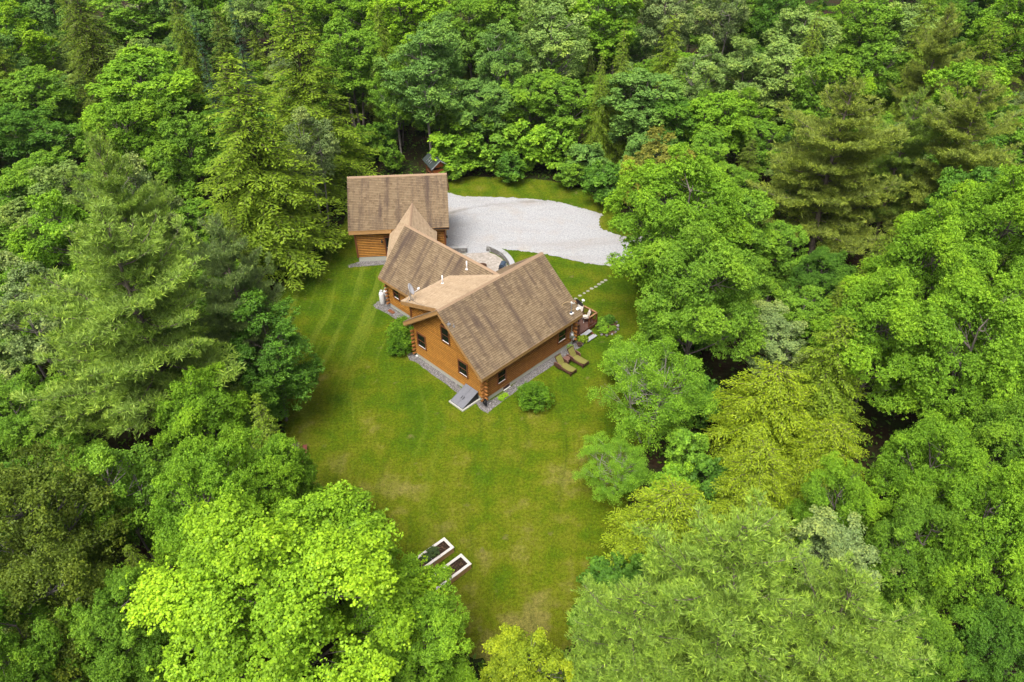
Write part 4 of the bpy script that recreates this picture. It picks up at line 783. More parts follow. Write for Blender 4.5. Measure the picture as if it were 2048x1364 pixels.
# wing
core = G().box(-7.18, .0, 2.87, 3.03, HF, 3.12).box(-7.18, .0, 8.77, 8.93, HF, 3.12)
core.prism([(-7.18,3.031,HF),(-7.18,8.769,HF),(-7.18,8.769,3.1),(-7.18,5.9,6.35),(-7.18,3.031,3.1)], (.16,0,0))
mk('wall', core, MAT['core'], house)
hw_ = [(-6.40,-5.52,1.40,2.52)]
log_wall(house, (0, 2.87, 0), (1,0,0), (0,-1,0), HF, 3.15, lambda z: (-7.19, -.03), hw_)
for h in hw_: window(house, (0, 2.87, 0), (1,0,0), (0,-1,0), *h)
def xr_w(z): return (2.86, 8.94) if z < 3.1 else (max(2.86, 5.9-(6.4-z)/1.0714), min(8.94, 5.9+(6.4-z)/1.0714))
log_wall(house, (-7.18, 0, 0), (0,1,0), (-1,0,0), HF, 6.2, xr_w)
log_ends(house, (-7.23, 2.82), (-1,0,0), (0,-1,0), HF, 2.75, .30)
g = G().box(-5.62, -4.95, 2.83, 2.88, .05, .325); bw = mk('window', g, MAT['trim'], house)
mk('pane', G().box(-5.57, -5.0, 2.824, 2.83, .10, .28), MAT['glass'], bw)
# main roof
RK = .62
def zr(x): return RZ - RS*(x-RX)
def zl(x): return RZ - RS*(RX-x)*.868
e0, e1 = 8.45, -.46
right = [(e0,-RK,zr(e0)),(e0,L+RK,zr(e0)),(RX,L+RK,RZ),(RX,-RK,RZ)]
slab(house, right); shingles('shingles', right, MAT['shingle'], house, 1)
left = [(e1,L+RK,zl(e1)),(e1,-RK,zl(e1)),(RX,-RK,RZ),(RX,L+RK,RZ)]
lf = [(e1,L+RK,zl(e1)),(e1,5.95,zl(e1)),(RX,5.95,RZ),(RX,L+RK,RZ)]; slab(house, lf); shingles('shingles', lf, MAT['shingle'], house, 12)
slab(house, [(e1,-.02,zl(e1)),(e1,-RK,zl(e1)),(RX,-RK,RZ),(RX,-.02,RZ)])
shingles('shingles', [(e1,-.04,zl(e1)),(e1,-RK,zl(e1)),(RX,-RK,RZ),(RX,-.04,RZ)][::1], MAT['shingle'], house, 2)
dz = -.20
board(house, (e0-.03,-RK,zr(e0)+dz), (e0-.03,L+RK,zr(e0)+dz), .04, .20)
for yy in (-RK+.03, L+RK-.03):
    board(house, (e0-.06,yy,zr(e0-.06)+dz-.03), (RX+.02,yy,RZ+dz-.03), .045, .21)
    board(house, (e1+.02,yy,zl(e1+.02)+dz-.03), (RX-.02,yy,RZ+dz-.03), .045, .21)
board(house, (e1+.03,yy*0-RK+.10,zl(e1)+dz-.16), (RX-.05,-RK+.10,RZ+dz-.16), .05, .14)
board(house, (e1+.01,-RK,zl(e1)+dz), (e1+.01,-.01,zl(e1)+dz), .04, .20)
# soffit under the right eave
mk('soffit', G().prism([(e0-.04,-RK+.05,zr(e0)-.27),(e0-.04,L+RK-.05,zr(e0)-.27),(W-.05,L+RK-.05,zr(e0)-.20),(W-.05,-RK+.05,zr(e0)-.20)], (0,0,-.02)), MAT['fascia'], house)
# shed dormer
DS = .325; dx = -.69
def zd(x): return RZ + .05 - DS*(RX-x)
dorm = [(dx,5.2,zd(dx)),(dx,-.45,zd(dx)),(RX,-.45,zd(RX)),(RX,5.98,zd(RX))]
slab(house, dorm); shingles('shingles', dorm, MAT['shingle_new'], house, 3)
board(house, (dx+.03,-.45,zd(dx)+dz), (dx+.03,4.9,zd(dx)+dz), .04, .20)
board(house, (dx+.05,-.42,zd(dx)+dz-.03), (RX-.3,-.42,zd(RX-.3)+dz-.03), .045, .22)
mk('corner_trim', G().box(-.12, .06, -.10, .03, 3.2, 5.15), MAT['trim'], house)
core = G().box(.012, .168, .18, 4.6, 5.05, 5.42); mk('wall', core, MAT['core'], house)
s1 = Vector((1,0,-RS)).normalized(); s2 = Vector((-1,0,-DS)).normalized()
ridge_cap(house, (RX,-RK,RZ+.03), (RX,L+RK,RZ+.03), s1, s2, 1)
# wing roof
WS = 1.0714; WY = 5.9
def zw(y): return RZ - WS*abs(y-WY)
wl_ = [(-7.82,2.40,zw(2.40)),(.3,2.40,zw(2.40)),(3.8,WY,RZ),(-7.82,WY,RZ)]
slab(house, wl_); shingles('shingles', wl_, MAT['shingle'], house, 4)
wr_ = [(.0,9.4,zw(9.4)),(-7.82,9.4,zw(9.4)),(-7.82,WY,RZ),(3.8,WY,RZ)]
slab(house, wr_); shingles('shingles', wr_, MAT['shingle'], house, 5)
board(house, (-7.82,2.43,zw(2.40)+dz), (-.15,2.43,zw(2.40)+dz), .04, .20)
for sgn in (-1, 1):
    board(house, (-7.79,WY+sgn*3.46,zw(WY+3.46)+dz-.03), (-7.79,WY+sgn*.02,RZ+dz-.03), .045, .21)
ridge_cap(house, (-7.82,WY,RZ+.02), (3.7,WY,RZ+.02), Vector((0,-1,-WS)).normalized(), Vector((0,1,-WS)).normalized(), 2)
# connector between wing and garage (built in the garage's frame)
CX, CZ, CS = 5.56, 5.31, .99
gh = lambda x, y, z: g2h(x, y, z)
cw = 2.2; ze = CZ - CS*cw
def cut(x):   # garage-frame y where the connector line x meets the wing gable
    best = 0
    for i in range(400):
        y = -i*.03
        if g2h(x, y, 0).x > -7.12: return y
    return -10
cl = [gh(CX-cw, cut(CX-cw), ze), gh(CX-cw, -.40, ze), gh(CX, 1.45, CZ), gh(CX, cut(CX)-.5, CZ)]
crr = [gh(CX+cw, -.40, ze), gh(CX+cw, cut(CX+cw)-.3, ze), gh(CX, cut(CX)-.5, CZ), gh(CX, 1.45, CZ)]
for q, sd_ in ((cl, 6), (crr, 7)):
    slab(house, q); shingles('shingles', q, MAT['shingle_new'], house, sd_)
n1 = (gh(CX-1,0,0)-gh(CX,0,0)); n2 = -n1
ridge_cap(house, gh(CX,1.40,CZ+.02), gh(CX,cut(CX)-.3,CZ+.02), (n1+Vector((0,0,-CS))).normalized(), (n2+Vector((0,0,-CS))).normalized(), 3)
for sx in (-1, 1):
    a, b = gh(CX+sx*(cw-.03), -.42, ze+dz+.04), gh(CX+sx*(cw-.03), cut(CX+sx*cw)+.03, ze+dz+.04)
    board(house, a, b, .04, .16)
core = G()
for sx in (-1.75, 1.75):
    yb = cut(CX+sx)+.1
    q = [gh(CX+sx-.08,-.02,0), gh(CX+sx+.08,-.02,0), gh(CX+sx+.08,yb,0), gh(CX+sx-.08,yb,0)]
    core.prism([Vector((p.x,p.y,.2)) for p in q], (0,0,3.0))
    dirv = (gh(1,0,0)-gh(0,0,0))*(1 if sx > 0 else -1)
    a0, b0 = gh(CX+sx+.08*(1 if sx > 0 else -1), -.10, 0), gh(CX+sx+.08*(1 if sx > 0 else -1), yb, 0)
    for i in range(14):
        zz = .3 + .185*i; mk('log', dlog(a0+Vector((0,0,zz)), b0+Vector((0,0,zz)), dirv), MAT['log'], house)
mk('wall', core, MAT['core'], house)
# vents and small fixtures that belong to the roof
for (x, y, r_) in ((.10, 3.18, zd), (.63, 5.32, None)):
    z = zd(x) if r_ else zw(y)
    g = G().tube([(x,y,z-.05),(x,y,z+.75)], .055, 10).lathe([(.14,0),(.13,.03),(.065,.08)], (x,y,z), 12)
    mk('vent_pipe', g, MAT['white'], house, True)
for x, y, s in ((4.95,-.42,.11), (5.2,-.15,.06)):
    z = zr(x); mk('roof_bracket', G().box(x-s,x+s,y-s,y+s,z-.02,z+.10).tube([(x,y,z+.05),(x,y,z+.28)], .025, 6), MAT['steel'], house)
mk('vent_cap', G().lathe([(.10,0),(.12,.05),(.10,.13),(.04,.16)], (0,0,0), 12), MAT['white'], house, True)
vc = house.children[-1]; vc.location = (2.88, -.09, .55); vc.rotation_euler = (math.radians(90), 0, 0)

# ------------------------------------------------------------------ the log garage
gar = thing('log_garage', 'log garage with wide brown shingle roof at the back beside the white gravel', 'garage', GO, GYAW)
GL, GW, GF = 8.45, 7.12, .5
mk('foundation', G().box(0, GL, 0, GW, -.1, GF), MAT['concrete'], gar)
core = G().box(.01, 2.74, .01, .17, GF, 3.45).box(3.70, GL-.01, .01, .17, GF, 3.45).box(2.74, 3.70, .01, .17, 2.58, 3.45).box(.01, GL-.01, GW-.17, GW-.01, GF, 3.45)
GY, GZ, GS = 3.56, 7.25, .907
for x in (.01, GL-.17):
    core.prism([(x,.171,GF),(x,GW-.171,GF),(x,GW-.171,3.4),(x,GY,6.9),(x,.171,3.4)], (.16,0,0))
mk('wall', core, MAT['core'], gar)
log_wall(gar, (0,.01,0), (1,0,0), (0,-1,0), GF, 3.45, lambda z: (0, GL), [(2.66,3.78,.3,2.62)])
def xr_s(z): return (0, GW) if z < 3.4 else (max(0, GY-(6.95-z)/GS), min(GW, GY+(6.95-z)/GS))
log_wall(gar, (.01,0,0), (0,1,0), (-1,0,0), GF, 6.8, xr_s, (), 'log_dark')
log_wall(gar, (GL-.01,0,0), (0,1,0), (1,0,0), GF, 6.8, xr_s)
mk('corner_trim', G().box(-.11,.05,-.11,.05,GF,3.3), MAT['trim'], gar); mk('corner_trim', G().box(GL-.05,GL+.11,-.11,.05,GF,3.3), MAT['trim'], gar)
d_ = mk('door', G().box(2.78,3.66,.02,.08,GF,2.54), MAT['black'], gar); mk('pane', G().box(2.92,3.52,.012,.02,1.45,2.35), MAT['glass'], d_)
mk('handle', G().box(2.84,2.88,-.04,.02,1.42,1.50), MAT['steel'], d_)
mk('door_trim', G().box(2.66,2.78,-.10,.02,GF,2.58).box(3.66,3.78,-.10,.02,GF,2.58).box(2.66,3.78,-.10,.02,2.58,2.68), MAT['trim'], gar)
for x, y, dx_, dy_ in ((2.45,-.08,0,-.08), (GL+.08,.25,.08,0)):
    g = G().box(x-.04+dx_*.3,x+.04+dx_*.3,y-.04+dy_*.3,y+.04+dy_*.3,2.25,2.42).lathe([(.02,.30),(.09,.24),(.07,.02),(.03,0)][::-1], (x+dx_*1.6,y+dy_*1.6,2.06), 8)
    mk('lantern', g, MAT['black'], gar)
def zg(y): return GZ - GS*abs(y-GY)
gf = [(-.52,-.43,zg(-.43)),(GL+.52,-.43,zg(-.43)),(GL+.52,GY,GZ),(-.52,GY,GZ)]
slab(gar, gf); shingles('shingles', gf, MAT['shingle'], gar, 8)
gb_ = [(GL+.52,7.55,zg(7.55)),(-.52,7.55,zg(7.55)),(-.52,GY,GZ),(GL+.52,GY,GZ)]
slab(gar, gb_); shingles('shingles', gb_, MAT['shingle'], gar, 9, .29, .6)
mk('fascia', G().box(-.50,CX-cw+.15,-.42,-.38,zg(-.43)-.42,zg(-.43)-.10), MAT['fascia'], gar); mk('fascia', G().box(CX+cw-.4,GL+.5,-.42,-.38,zg(-.43)-.30,zg(-.43)-.10), MAT['fascia'], gar)
mk('gutter', G().box(CX+cw-.45,GL+.52,-.50,-.42,zg(-.43)-.14,zg(-.43)-.05), MAT['black'], gar)
for x in (-.49, GL+.49):
    for sg in (-1, 1): board(gar, (x,GY+sg*3.93,zg(GY+3.93)+dz-.02), (x,GY+sg*.02,GZ+dz-.02), .045, .21)
ridge_cap(gar, (-.52,GY,GZ+.02), (GL+.52,GY,GZ+.02), Vector((0,-1,-GS)).normalized(), Vector((0,1,-GS)).normalized(), 4)
mk('soffit', G().box(-.45,CX-cw,-.40,.0,zg(-.43)-.36,zg(-.43)-.33), MAT['fascia'], gar)

# ------------------------------------------------------------------ pebble strips along the walls
def strip(name, pts, seed):
    poly = smooth_poly([tuple(p[:2]) for p in pts], 5, .045, seed); sheet(name, poly, .020, MAT['pebble'])
    r = np.random.default_rng(seed); lo, hi = poly.min(0), poly.max(0); n = int((hi-lo).prod()*60)
    P = r.uniform(lo, hi, (n, 2)); P = P[in_poly(P, poly)]; n = len(P)
    base = np.array([(1,0,0),(0,1,0),(-1,0,0),(0,-1,0),(0,0,.8),(0,0,-.3)], float)
    F = np.array([(0,1,4),(1,2,4),(2,3,4),(3,0,4)])
    s = r.uniform(.022, .055, (n,1,1))*r.uniform(.7, 1.3, (n,1,3)); a = r.uniform(0, 6.28, n)
    V = base[None]*s; c, sn = np.cos(a)[:,None], np.sin(a)[:,None]
    X = V[...,0]*c-V[...,1]*sn; Y = V[...,0]*sn+V[...,1]*c
    V = np.stack([X+P[:,:1], Y+P[:,1:], V[...,2]+.024], -1)
    T = V[:, F].reshape(-1, 3)
    o = bpy.data.objects.new('gravel', raw_mesh('gravel', T, 3, MAT['pebble_stone'], {'tone': np.repeat(r.random(n), 4)})); COLL.objects.link(o); o['kind'] = 'stuff'
strip('pebble_path', [hw(-.35,.05),hw(-.35,-.62),hw(2,-.62),hw(5.9,-.7),hw(7.5,-.55),hw(8.8,-.7),hw(8.9,.0),hw(8.75,3),hw(8.7,6),hw(8.8,9.6),hw(8.6,10.9),hw(7.9,10.6),hw(7.9,5),hw(7.9,.1),hw(4,.1)], 21)
strip('pebble_path', [hw(-8.6,2.7),hw(-8.3,1.75),hw(-7.2,1.9),hw(-3,2.05),hw(-.3,2.1),hw(-.1,2.9),hw(-4,2.95),hw(-7.1,2.95),hw(-7.3,4.5),hw(-8.1,4.3)], 22)
def gwp(x, y): c, s = math.cos(GYAW), math.sin(GYAW); return Vector((GO.x+c*x-s*y, GO.y+s*x+c*y, 0))
strip('pebble_path', [gwp(-1.0,-.85),gwp(0,-.95),gwp(2,-.8),gwp(4.2,-.7),gwp(4.2,.02),gwp(2,.02),gwp(.2,.02),gwp(-.7,-.35)], 23)

# ------------------------------------------------------------------ things on and around the house (house-frame coordinates via hw)
def at_house(name, label, cat, x, y, z=0.0, rz=0.0, group=None): return thing(name, label, cat, hw(x, y, z), HYAW + rz, group)
# cellar bulkhead
b = at_house('bulkhead', 'grey sloping two door cellar bulkhead against the gable wall', 'cellar door', 6.77, -.02)
for s in (-1, 1):
    x0, x1 = (-.66, -.012) if s < 0 else (.012, .66)
    d = mk('door', G().prism([(x0,-1.72,.13),(x1,-1.72,.13),(x1,-.12,.80),(x0,-.12,.80)], (0,.02,.045)), MAT['bulkhead'], b)
    mk('handle', G().beam((s*.10,-1.2,.42),(s*.10,-.95,.525),.03,.04), MAT['black'], d)
    mk('edge_flange', G().beam((x0 if s < 0 else x1,-1.74,.155),(x0 if s < 0 else x1,-.10,.845),.03,.05), MAT['bulkhead'], d)
mk('side', G().prism([(-.63,-1.68,.03),(-.63,-.1,.03),(-.63,-.1,.77),(-.63,-1.68,.12)], (.03,0,0)), MAT['black'], b)
mk('side', G().prism([(.60,-1.68,.03),(.60,-.1,.03),(.60,-.1,.77),(.60,-1.68,.12)], (.03,0,0)), MAT['black'], b)
mk('curb', G().box(-.78,-.64,-1.82,-.0,0,.12).box(.64,.78,-1.82,0,0,.12).box(-.64,.64,-1.82,-1.70,0,.12), MAT['concrete'], b)
# hose reel by the corner
b = at_house('hose_reel', 'black coiled garden hose hanging at the near house corner', 'hose', 8.35, -.30)
pts = []
for k in range(70):
    a = k/70*2*math.pi*5; pts.append((math.cos(a)*(.17+.02*math.sin(k)), -.05+.0018*k, .42+math.sin(a)*.22))
mk('hose', G().tube(pts, .018, 6), MAT['black'], b, True)
mk('bracket', G().box(-.03,.03,.0,.12,.2,.78).box(-.14,.14,.02,.10,.60,.68), MAT['black'], b)
# electric meter
b = at_house('electric_meter', 'round grey electric meter with conduit on the house corner near the deck', 'meter', 8.09, 9.62)
mk('meter_box', G().box(0,.14,-.16,.16,.95,1.45), MAT['steel'], b)
mk('meter_dial', G().tube([(.14,0,1.25),(.24,0,1.25)], [.12,.10], 16), MAT['dish'], b)
mk('conduit', G().tube([(.06,0,1.45),(.06,0,2.65)], .03, 8).tube([(.06,.06,.95),(.06,.06,.05)], .025, 8), MAT['steel'], b)
mk('cable_box', G().box(0,.11,.22,.46,.55,.95), MAT['dish'], b)
# propane cylinders
for i, (x, y, h, r_, lab) in enumerate(((-8.02,2.62,1.30,.24,'taller white propane cylinder under the wing corner beside log ends'), (-8.22,3.22,1.15,.22,'shorter white propane cylinder behind the taller one at the wing corner'))):
    b = at_house('propane_cylinder', lab, 'gas cylinder', x, y, 0, 0, 'propane cylinders at the wing corner')
    mk('tank', G().lathe([(r_*.8,.02),(r_,.10),(r_,h-.22),(r_*.85,h-.08),(r_*.45,h)], (0,0,0), 20), MAT['white'], b, True)
    mk('collar', G().lathe([(r_*.5,h-.02),(r_*.5,h+.13),(r_*.44,h+.13),(r_*.44,h-.01)], (0,0,0), 16), MAT['white'], b)
    mk('valve', G().tube([(0,0,h-.02),(0,0,h+.09)], .03, 8), MAT['steel'], b)

# ---- satellite dishes
def dish(name, label, x, y, z, mast_h, nrm, rad, facemat, tripod, arm_len):
    t = at_house(name, label, 'satellite dish', x, y, z)
    mk('mast', G().tube([(0,0,0),(0,0,mast_h)], .03, 8), MAT['steel'], t)
    if tripod:
        g = G()
        for a in (0.3, 2.4, 4.5): g.tube([(0,0,mast_h*.55),(math.cos(a)*.34,math.sin(a)*.34,-.0)], .018, 6)
        mk('tripod', g, MAT['steel'], t)
        mk('foot_plate', G().box(-.12,.12,-.10,.10,-.03,.02), MAT['black'], t)
    else:
        mk('foot_plate', G().box(-.14,.14,-.20,.20,-.02,.05).box(-.05,.05,-.10,.10,.05,.14), MAT['white'], t)
    n = Vector(nrm).normalized(); Z = Vector((0,0,1)); sx = n.cross(Z).normalized(); sy = sx.cross(n)
    c = Vector((0,0,mast_h)) + n*.08; g = G(); N = 28; vs = []; fs = []; rings = 5
    for side in (0, 1):
        for i in range(rings+1):
            rr = rad*i/rings
            for k in range(N):
                a = 2*math.pi*k/N; vs.append(c + (sx*math.cos(a)*.92 + sy*math.sin(a))*rr + n*(.16*rr*rr/rad + (-.015 if side else 0)))
    o = (rings+1)*N
    for side in (0, 1):
        for i in range(rings):
            for k in range(N): fs.append((side*o+i*N+k, side*o+i*N+(k+1) % N, side*o+(i+1)*N+(k+1) % N, side*o+(i+1)*N+k))
    for k in range(N): fs.append((rings*N+k, rings*N+(k+1) % N, o+rings*N+(k+1) % N, o+rings*N+k))
    g.add(vs, fs); mk('reflector', g, facemat, t, True)
    tipp = c - sy*rad*.5 + n*arm_len
    mk('feed_arm', G().tube([c - sy*rad*.85 - n*.02, tipp], .022, 6), MAT['dish'], t)
    mk('feed_horn', G().obox(tipp + n*(-.02) + sy*.04, n*.07, sx*.11, sy*.05).tube([tipp, tipp - n*.12 + sy*.08], .045, 8), MAT['white'], t)
    return t
dish('satellite_dish', 'grey satellite dish on a tripod at the dormer roof corner', .22, -.12, zd(.22)+.02, 1.0, (.66,.62,.42), .46, MAT['dish'], True, .62)
mk('cable', G().tube([(.30,-.1,zd(.3)+.06),(.55,-.12,zd(.55)+.04),(.9,-.20,zd(.9)+.04),(1.2,-.30,zd(1.2)+.03),(1.7,-.36,zd(1.7)+.03),(2.3,-.40,zd(2.3)+.03)], .012, 5), MAT['black'], house)
dish('satellite_dish', 'dark oval satellite dish standing beyond the far eave corner above the deck', 8.02, 10.42, zr(8.02)+.03, .46, (.05,.80,.38), .44, MAT['dishback'], False, .5)
t = at_house('antenna_mast', 'bare roof mast with looping tan cable on the brown roof beside the dark dish', 'mast', 8.03, 9.60, zr(8.03)+.03)
mk('foot_plate', G().box(-.16,.16,-.16,.16,-.05,.03), MAT['white'], t); mk('foot_block', G().box(-.06,.06,-.08,.08,.03,.14), MAT['bluegrey'], t)
mk('mast', G().tube([(0,0,.1),(-.03,.03,.6),(-.06,.06,.92)], .03, 8), MAT['steel'], t)
mk('arm', G().tube([(-.05,.05,.84),(.08,.27,.88)], .028, 6), MAT['dish'], t)
mk('head', G().box(-.13,.0,.01,.11,.90,1.0), MAT['white'], t)
pts = [(-.06,.06,.97)]
for k in range(15):
    a = 1.2 + k/14*4.6; pts.append((-.28+.40*math.cos(a), -.05+.30*math.cos(a), .55+.42*math.sin(a)))
mk('cable', G().tube(pts, .018, 6), MAT['cable'], t, True)

# ---- deck
dk = at_house('deck', 'small brown wooden deck with red brown railings at the far gable end', 'deck', 0, 0)
for i in range(22):
    y = 10.12 + i*.1435; mk('board', G().box(.9, 7.92, y, y+.136, .44, .475), MAT['deck'], dk)
mk('rim_joist', G().box(.9,7.90,13.25,13.29,.20,.43).box(7.86,7.90,10.1,13.24,.20,.43), MAT['rail'], dk)
mk('skirt', G().box(7.80,7.84,10.15,13.2,0,.22), MAT['black'], dk)
def rail(a, b, posts=(0, 1)):
    a, b = Vector(a), Vector(b); d = b-a; Ln = d.length; d.normalize()
    mk('top_rail', G().beam(a+Vector((0,0,.97)), b+Vector((0,0,.97)), .14, .04), MAT['railtop'], dk)
    g = G(); g.beam(a+Vector((0,0,.88)), b+Vector((0,0,.88)), .04, .09); g.beam(a+Vector((0,0,.12)), b+Vector((0,0,.12)), .04, .09); mk('rail', g, MAT['rail'], dk)
    n = max(2, int(Ln/.19))
    for i in range(1, n):
        p = a + d*Ln*i/n; mk('baluster', G().box(p.x-.02,p.x+.02,p.y-.02,p.y+.02,p.z+.13,p.z+.87), MAT['rail'], dk)
    for s in posts:
        p = a + d*Ln*s; mk('post', G().box(p.x-.05,p.x+.05,p.y-.05,p.y+.05,0.0,p.z+.95), MAT['rail'], dk)
rail((7.85,13.2,.475), (7.85,12.22,.475)); rail((7.74,13.2,.475), (1.0,13.2,.475), (.33,.66,1)); rail((7.85,10.9,.475), (7.85,10.16,.475))
for x0, x1, z in ((7.95,8.32,.34), (8.50,8.88,.17)): mk('step', G().box(x0,x1,10.95,12.12,z-.05,z), MAT['tread'], dk)
mk('stringer', G().prism([(7.93,10.99,.0),(8.85,10.99,.0),(8.85,10.99,.11),(8.35,10.99,.28),(7.93,10.99,.28)], (0,.05,0)).prism([(7.93,12.03,.0),(8.85,12.03,.0),(8.85,12.03,.11),(8.35,12.03,.28),(7.93,12.03,.28)], (0,.05,0)), MAT['rail'], dk)

def deck_chair(label, x, y, rz, back):
    t = thing('deck_chair', label, 'chair', hw(x, y, .478), HYAW+rz, 'cushioned chairs on the deck')
    for sx in (-.28, .28):
        for sy in (-.27, .27): mk('leg', G().tube([(sx,sy,0),(sx*.93,sy*.93,.42)], .022, 6), MAT['white'] if back == 'cream' else MAT['wicker'], t)
    mk('seat_frame', G().box(-.30,.30,-.30,.30,.36,.41), MAT['wicker'], t)
    mk('seat_cushion', cushion(.54,.54,.11), MAT['cream'], t, True).location = (0,-.02,.412)
    bk = mk('back_cushion', cushion(.54,.60,.12), MAT['cream'], t, True); bk.location = (0,.24,.50); bk.rotation_euler = (math.radians(72),0,0)
    bk.location = (0,.27,.78)
    g = G(); g.beam((-.29,.33,.40),(-.29,.42,1.0),.05,.05); g.beam((.29,.33,.40),(.29,.42,1.0),.05,.05); g.beam((-.29,.42,1.0),(.29,.42,1.0),.05,.05)
    for k in range(5): g.beam((-.2+.1*k,.35,.42),(-.2+.1*k,.42,.98),.02,.02)
    mk('back_frame', g, MAT['wicker'], t)
    for sx in (-.31, .31): mk('armrest', G().tube([(sx,-.29,.40),(sx,-.29,.62),(sx,.30,.66)], .028, 6), MAT['wicker'], t)
    return t
def cushion(w, d, h, n=6, tuft=0.0):
    """soft rounded pad centred on x,y resting on z=0"""
    g = G(); vs = []; fs = []; m = n+1
    for side in (0, 1):
        for i in range(m):
            for j in range(m):
                u, v = 2*i/n-1, 2*j/n-1
                e = (1-abs(u)**5)*(1-abs(v)**5); k = .5 + .5*max(0,e)**.4
                z = h*k if side == 0 else h*(1-k)
                if side == 0 and tuft: z -= tuft*(math.exp(-((abs(u)-.38)**2+(abs(v)-.35)**2)*22))
                vs.append((u*w/2*(1-.03*abs(v)**4), v*d/2*(1-.03*abs(u)**4), z))
    for side in (0, 1):
        for i in range(n):
            for j in range(n):
                a = side*m*m+i*m+j; fs.append((a, a+m, a+m+1, a+1))
    for i in range(n):
        for a, b in ((i*m, (i+1)*m), (i*m+n, (i+1)*m+n), (i, i+1), (n*m+i, n*m+i+1)): fs.append((a, b, b+m*m, a+m*m))
    return g.add(vs, fs)
deck_chair('deck chair with white seat cushion and pillow close to the railing corner', 7.15, 12.70, math.radians(-40), 'cream')
deck_chair('deck chair with beige patterned cushions half under the roof edge', 6.30, 12.75, math.radians(20), 'beige')
t = thing('side_table', 'little round table between the two deck chairs', 'table', hw(6.62, 12.15, .478), 0)
mk('top', G().lathe([(.22,.44),(.23,.455),(.22,.47)], (0,0,0), 16), MAT['black'], t); mk('leg', G().tube([(0,0,.03),(0,0,.44)], .025, 8), MAT['black'], t); mk('base', G().lathe([(.16,0),(.16,.02),(.03,.05)], (0,0,0), 14), MAT['black'], t)

# ---- sun loungers on the lawn
def lounger(label, x, y, rz=0.0):
    t = thing('sun_lounger', label, 'sun lounger', hw(x, y, .02), HYAW+rz, 'green sun loungers beside the house')
    # local +x towards the foot
    g = G(); g.beam((-.62,-.35,.27),(.74,-.35,.27),.05,.14); g.beam((-.62,.35,.27),(.74,.35,.27),.05,.14); g.beam((.72,-.35,.27),(.72,.35,.27),.05,.14)
    mk('frame', g, MAT['wicker'], t)
    mk('skirt', G().box(-.60,.70,-.335,-.315,.10,.22).box(-.60,.70,.315,.335,.10,.22).box(.69,.71,-.31,.31,.10,.22), MAT['wicker'], t)
    for sx in (-.58, .71):
        for sy in (-.34, .34): mk('leg', G().box(sx-.03,sx+.03,sy-.03,sy+.03,0,.22), MAT['wicker'], t)
    mk('slatted_base', G().box(-.58,.69,-.31,.31,.30,.335), MAT['wicker'], t)
    s = mk('seat_cushion', cushion(1.30,.62,.12), MAT['cushion'], t, True); s.location = (.09,0,.34)
    bk = mk('back_cushion', cushion(.80,.60,.13,10,.05), MAT['cushion'], t, True); bk.location = (-.77,0,.63); bk.rotation_euler = (0,math.radians(55),0)
    g = G(); g.beam((-.53,-.31,.33),(-1.0,-.31,1.0),.05,.05); g.beam((-.53,.31,.33),(-1.0,.31,1.0),.05,.05); g.beam((-1.0,-.31,1.0),(-1.0,.31,1.0),.05,.05); g.prism([(-.55,-.29,.33),(-.55,.29,.33),(-1.0,.29,.99),(-1.0,-.29,.99)], (-.03,0,-.02))
    mk('backrest', g, MAT['wicker'], t)
    for sy in (-.41, .41):
        pts = [(-.98,sy,.30),(-.95,sy,.50),(-.80,sy,.585),(-.55,sy,.60),(-.30,sy,.585),(-.18,sy,.50),(-.16,sy,.24)]
        g = G().prism([(p[0],sy-.025,p[2]) for p in pts] + [(-.98,sy-.025,.20)], (0,.05,0)); a = mk('arm_panel', g, MAT['wicker'], t)
        mk('arm_rail', G().tube([(p[0],sy,p[2]+.02) for p in pts[1:6]], .042, 6), MAT['table'], a)
    return t
lounger('olive green sun lounger nearer the shrub, in front of the round brown table', 9.92, 7.06)
lounger('olive green sun lounger next to the deck steps, behind the round brown table', 9.98, 8.46)
t = thing('patio_table', 'round brown table between the two green sun loungers', 'table', hw(9.30, 7.74, .02), HYAW)
mk('top', G().lathe([(.27,.46),(.29,.48),(.29,.50),(.27,.515)], (0,0,0), 24), MAT['table'], t)
mk('apron', G().lathe([(.23,.38),(.23,.455)], (0,0,0), 18), MAT['wicker'], t)
for k in range(4):
    a = math.pi/4+k*math.pi/2; mk('leg', G().tube([(.24*math.cos(a),.24*math.sin(a),0),(.20*math.cos(a),.20*math.sin(a),.40)], .025, 6), MAT['wicker'], t)

# ---- flagstones, patio, curved wall, grill
STEPS = [(8.79,56.09),(8.46,55.76),(8.12,55.41),(7.75,54.99),(7.35,54.72),(6.99,54.31),(6.62,53.96),(6.18,53.59),(5.77,53.13)]
names = ['first stepping stone by the maple shade','second stepping stone from the maple end','third stepping stone from the maple end','fourth stepping stone from the maple end','middle stepping stone of the row across the grass','fourth stepping stone from the roof edge','third stepping stone from the roof edge','second stepping stone from the roof edge','stepping stone closest to the roof edge']
rs = random.Random(4)
for (x, y), nm_ in zip(STEPS, names):
    n = rs.randint(6, 8); a0 = rs.random(); k = rs.uniform(.8, 1.1)
    poly = [(math.cos(a0+2*math.pi*i/n)*rs.uniform(.16,.23)*k, math.sin(a0+2*math.pi*i/n)*rs.uniform(.12,.19)*k, .0) for i in range(n)]
    o = mk('stepping_stone', G().prism(poly, (0,0,.035)), MAT['flag']); o.location = (x, y, .012); tag(o, 'pale '+nm_, 'stepping stone', 'stepping stones across the grass')
PW = [(-2.22,61.45),(-1.58,61.04),(-1.0,60.29),(-.55,59.46),(-.21,58.48),(-.11,57.53),(-.25,56.7)]
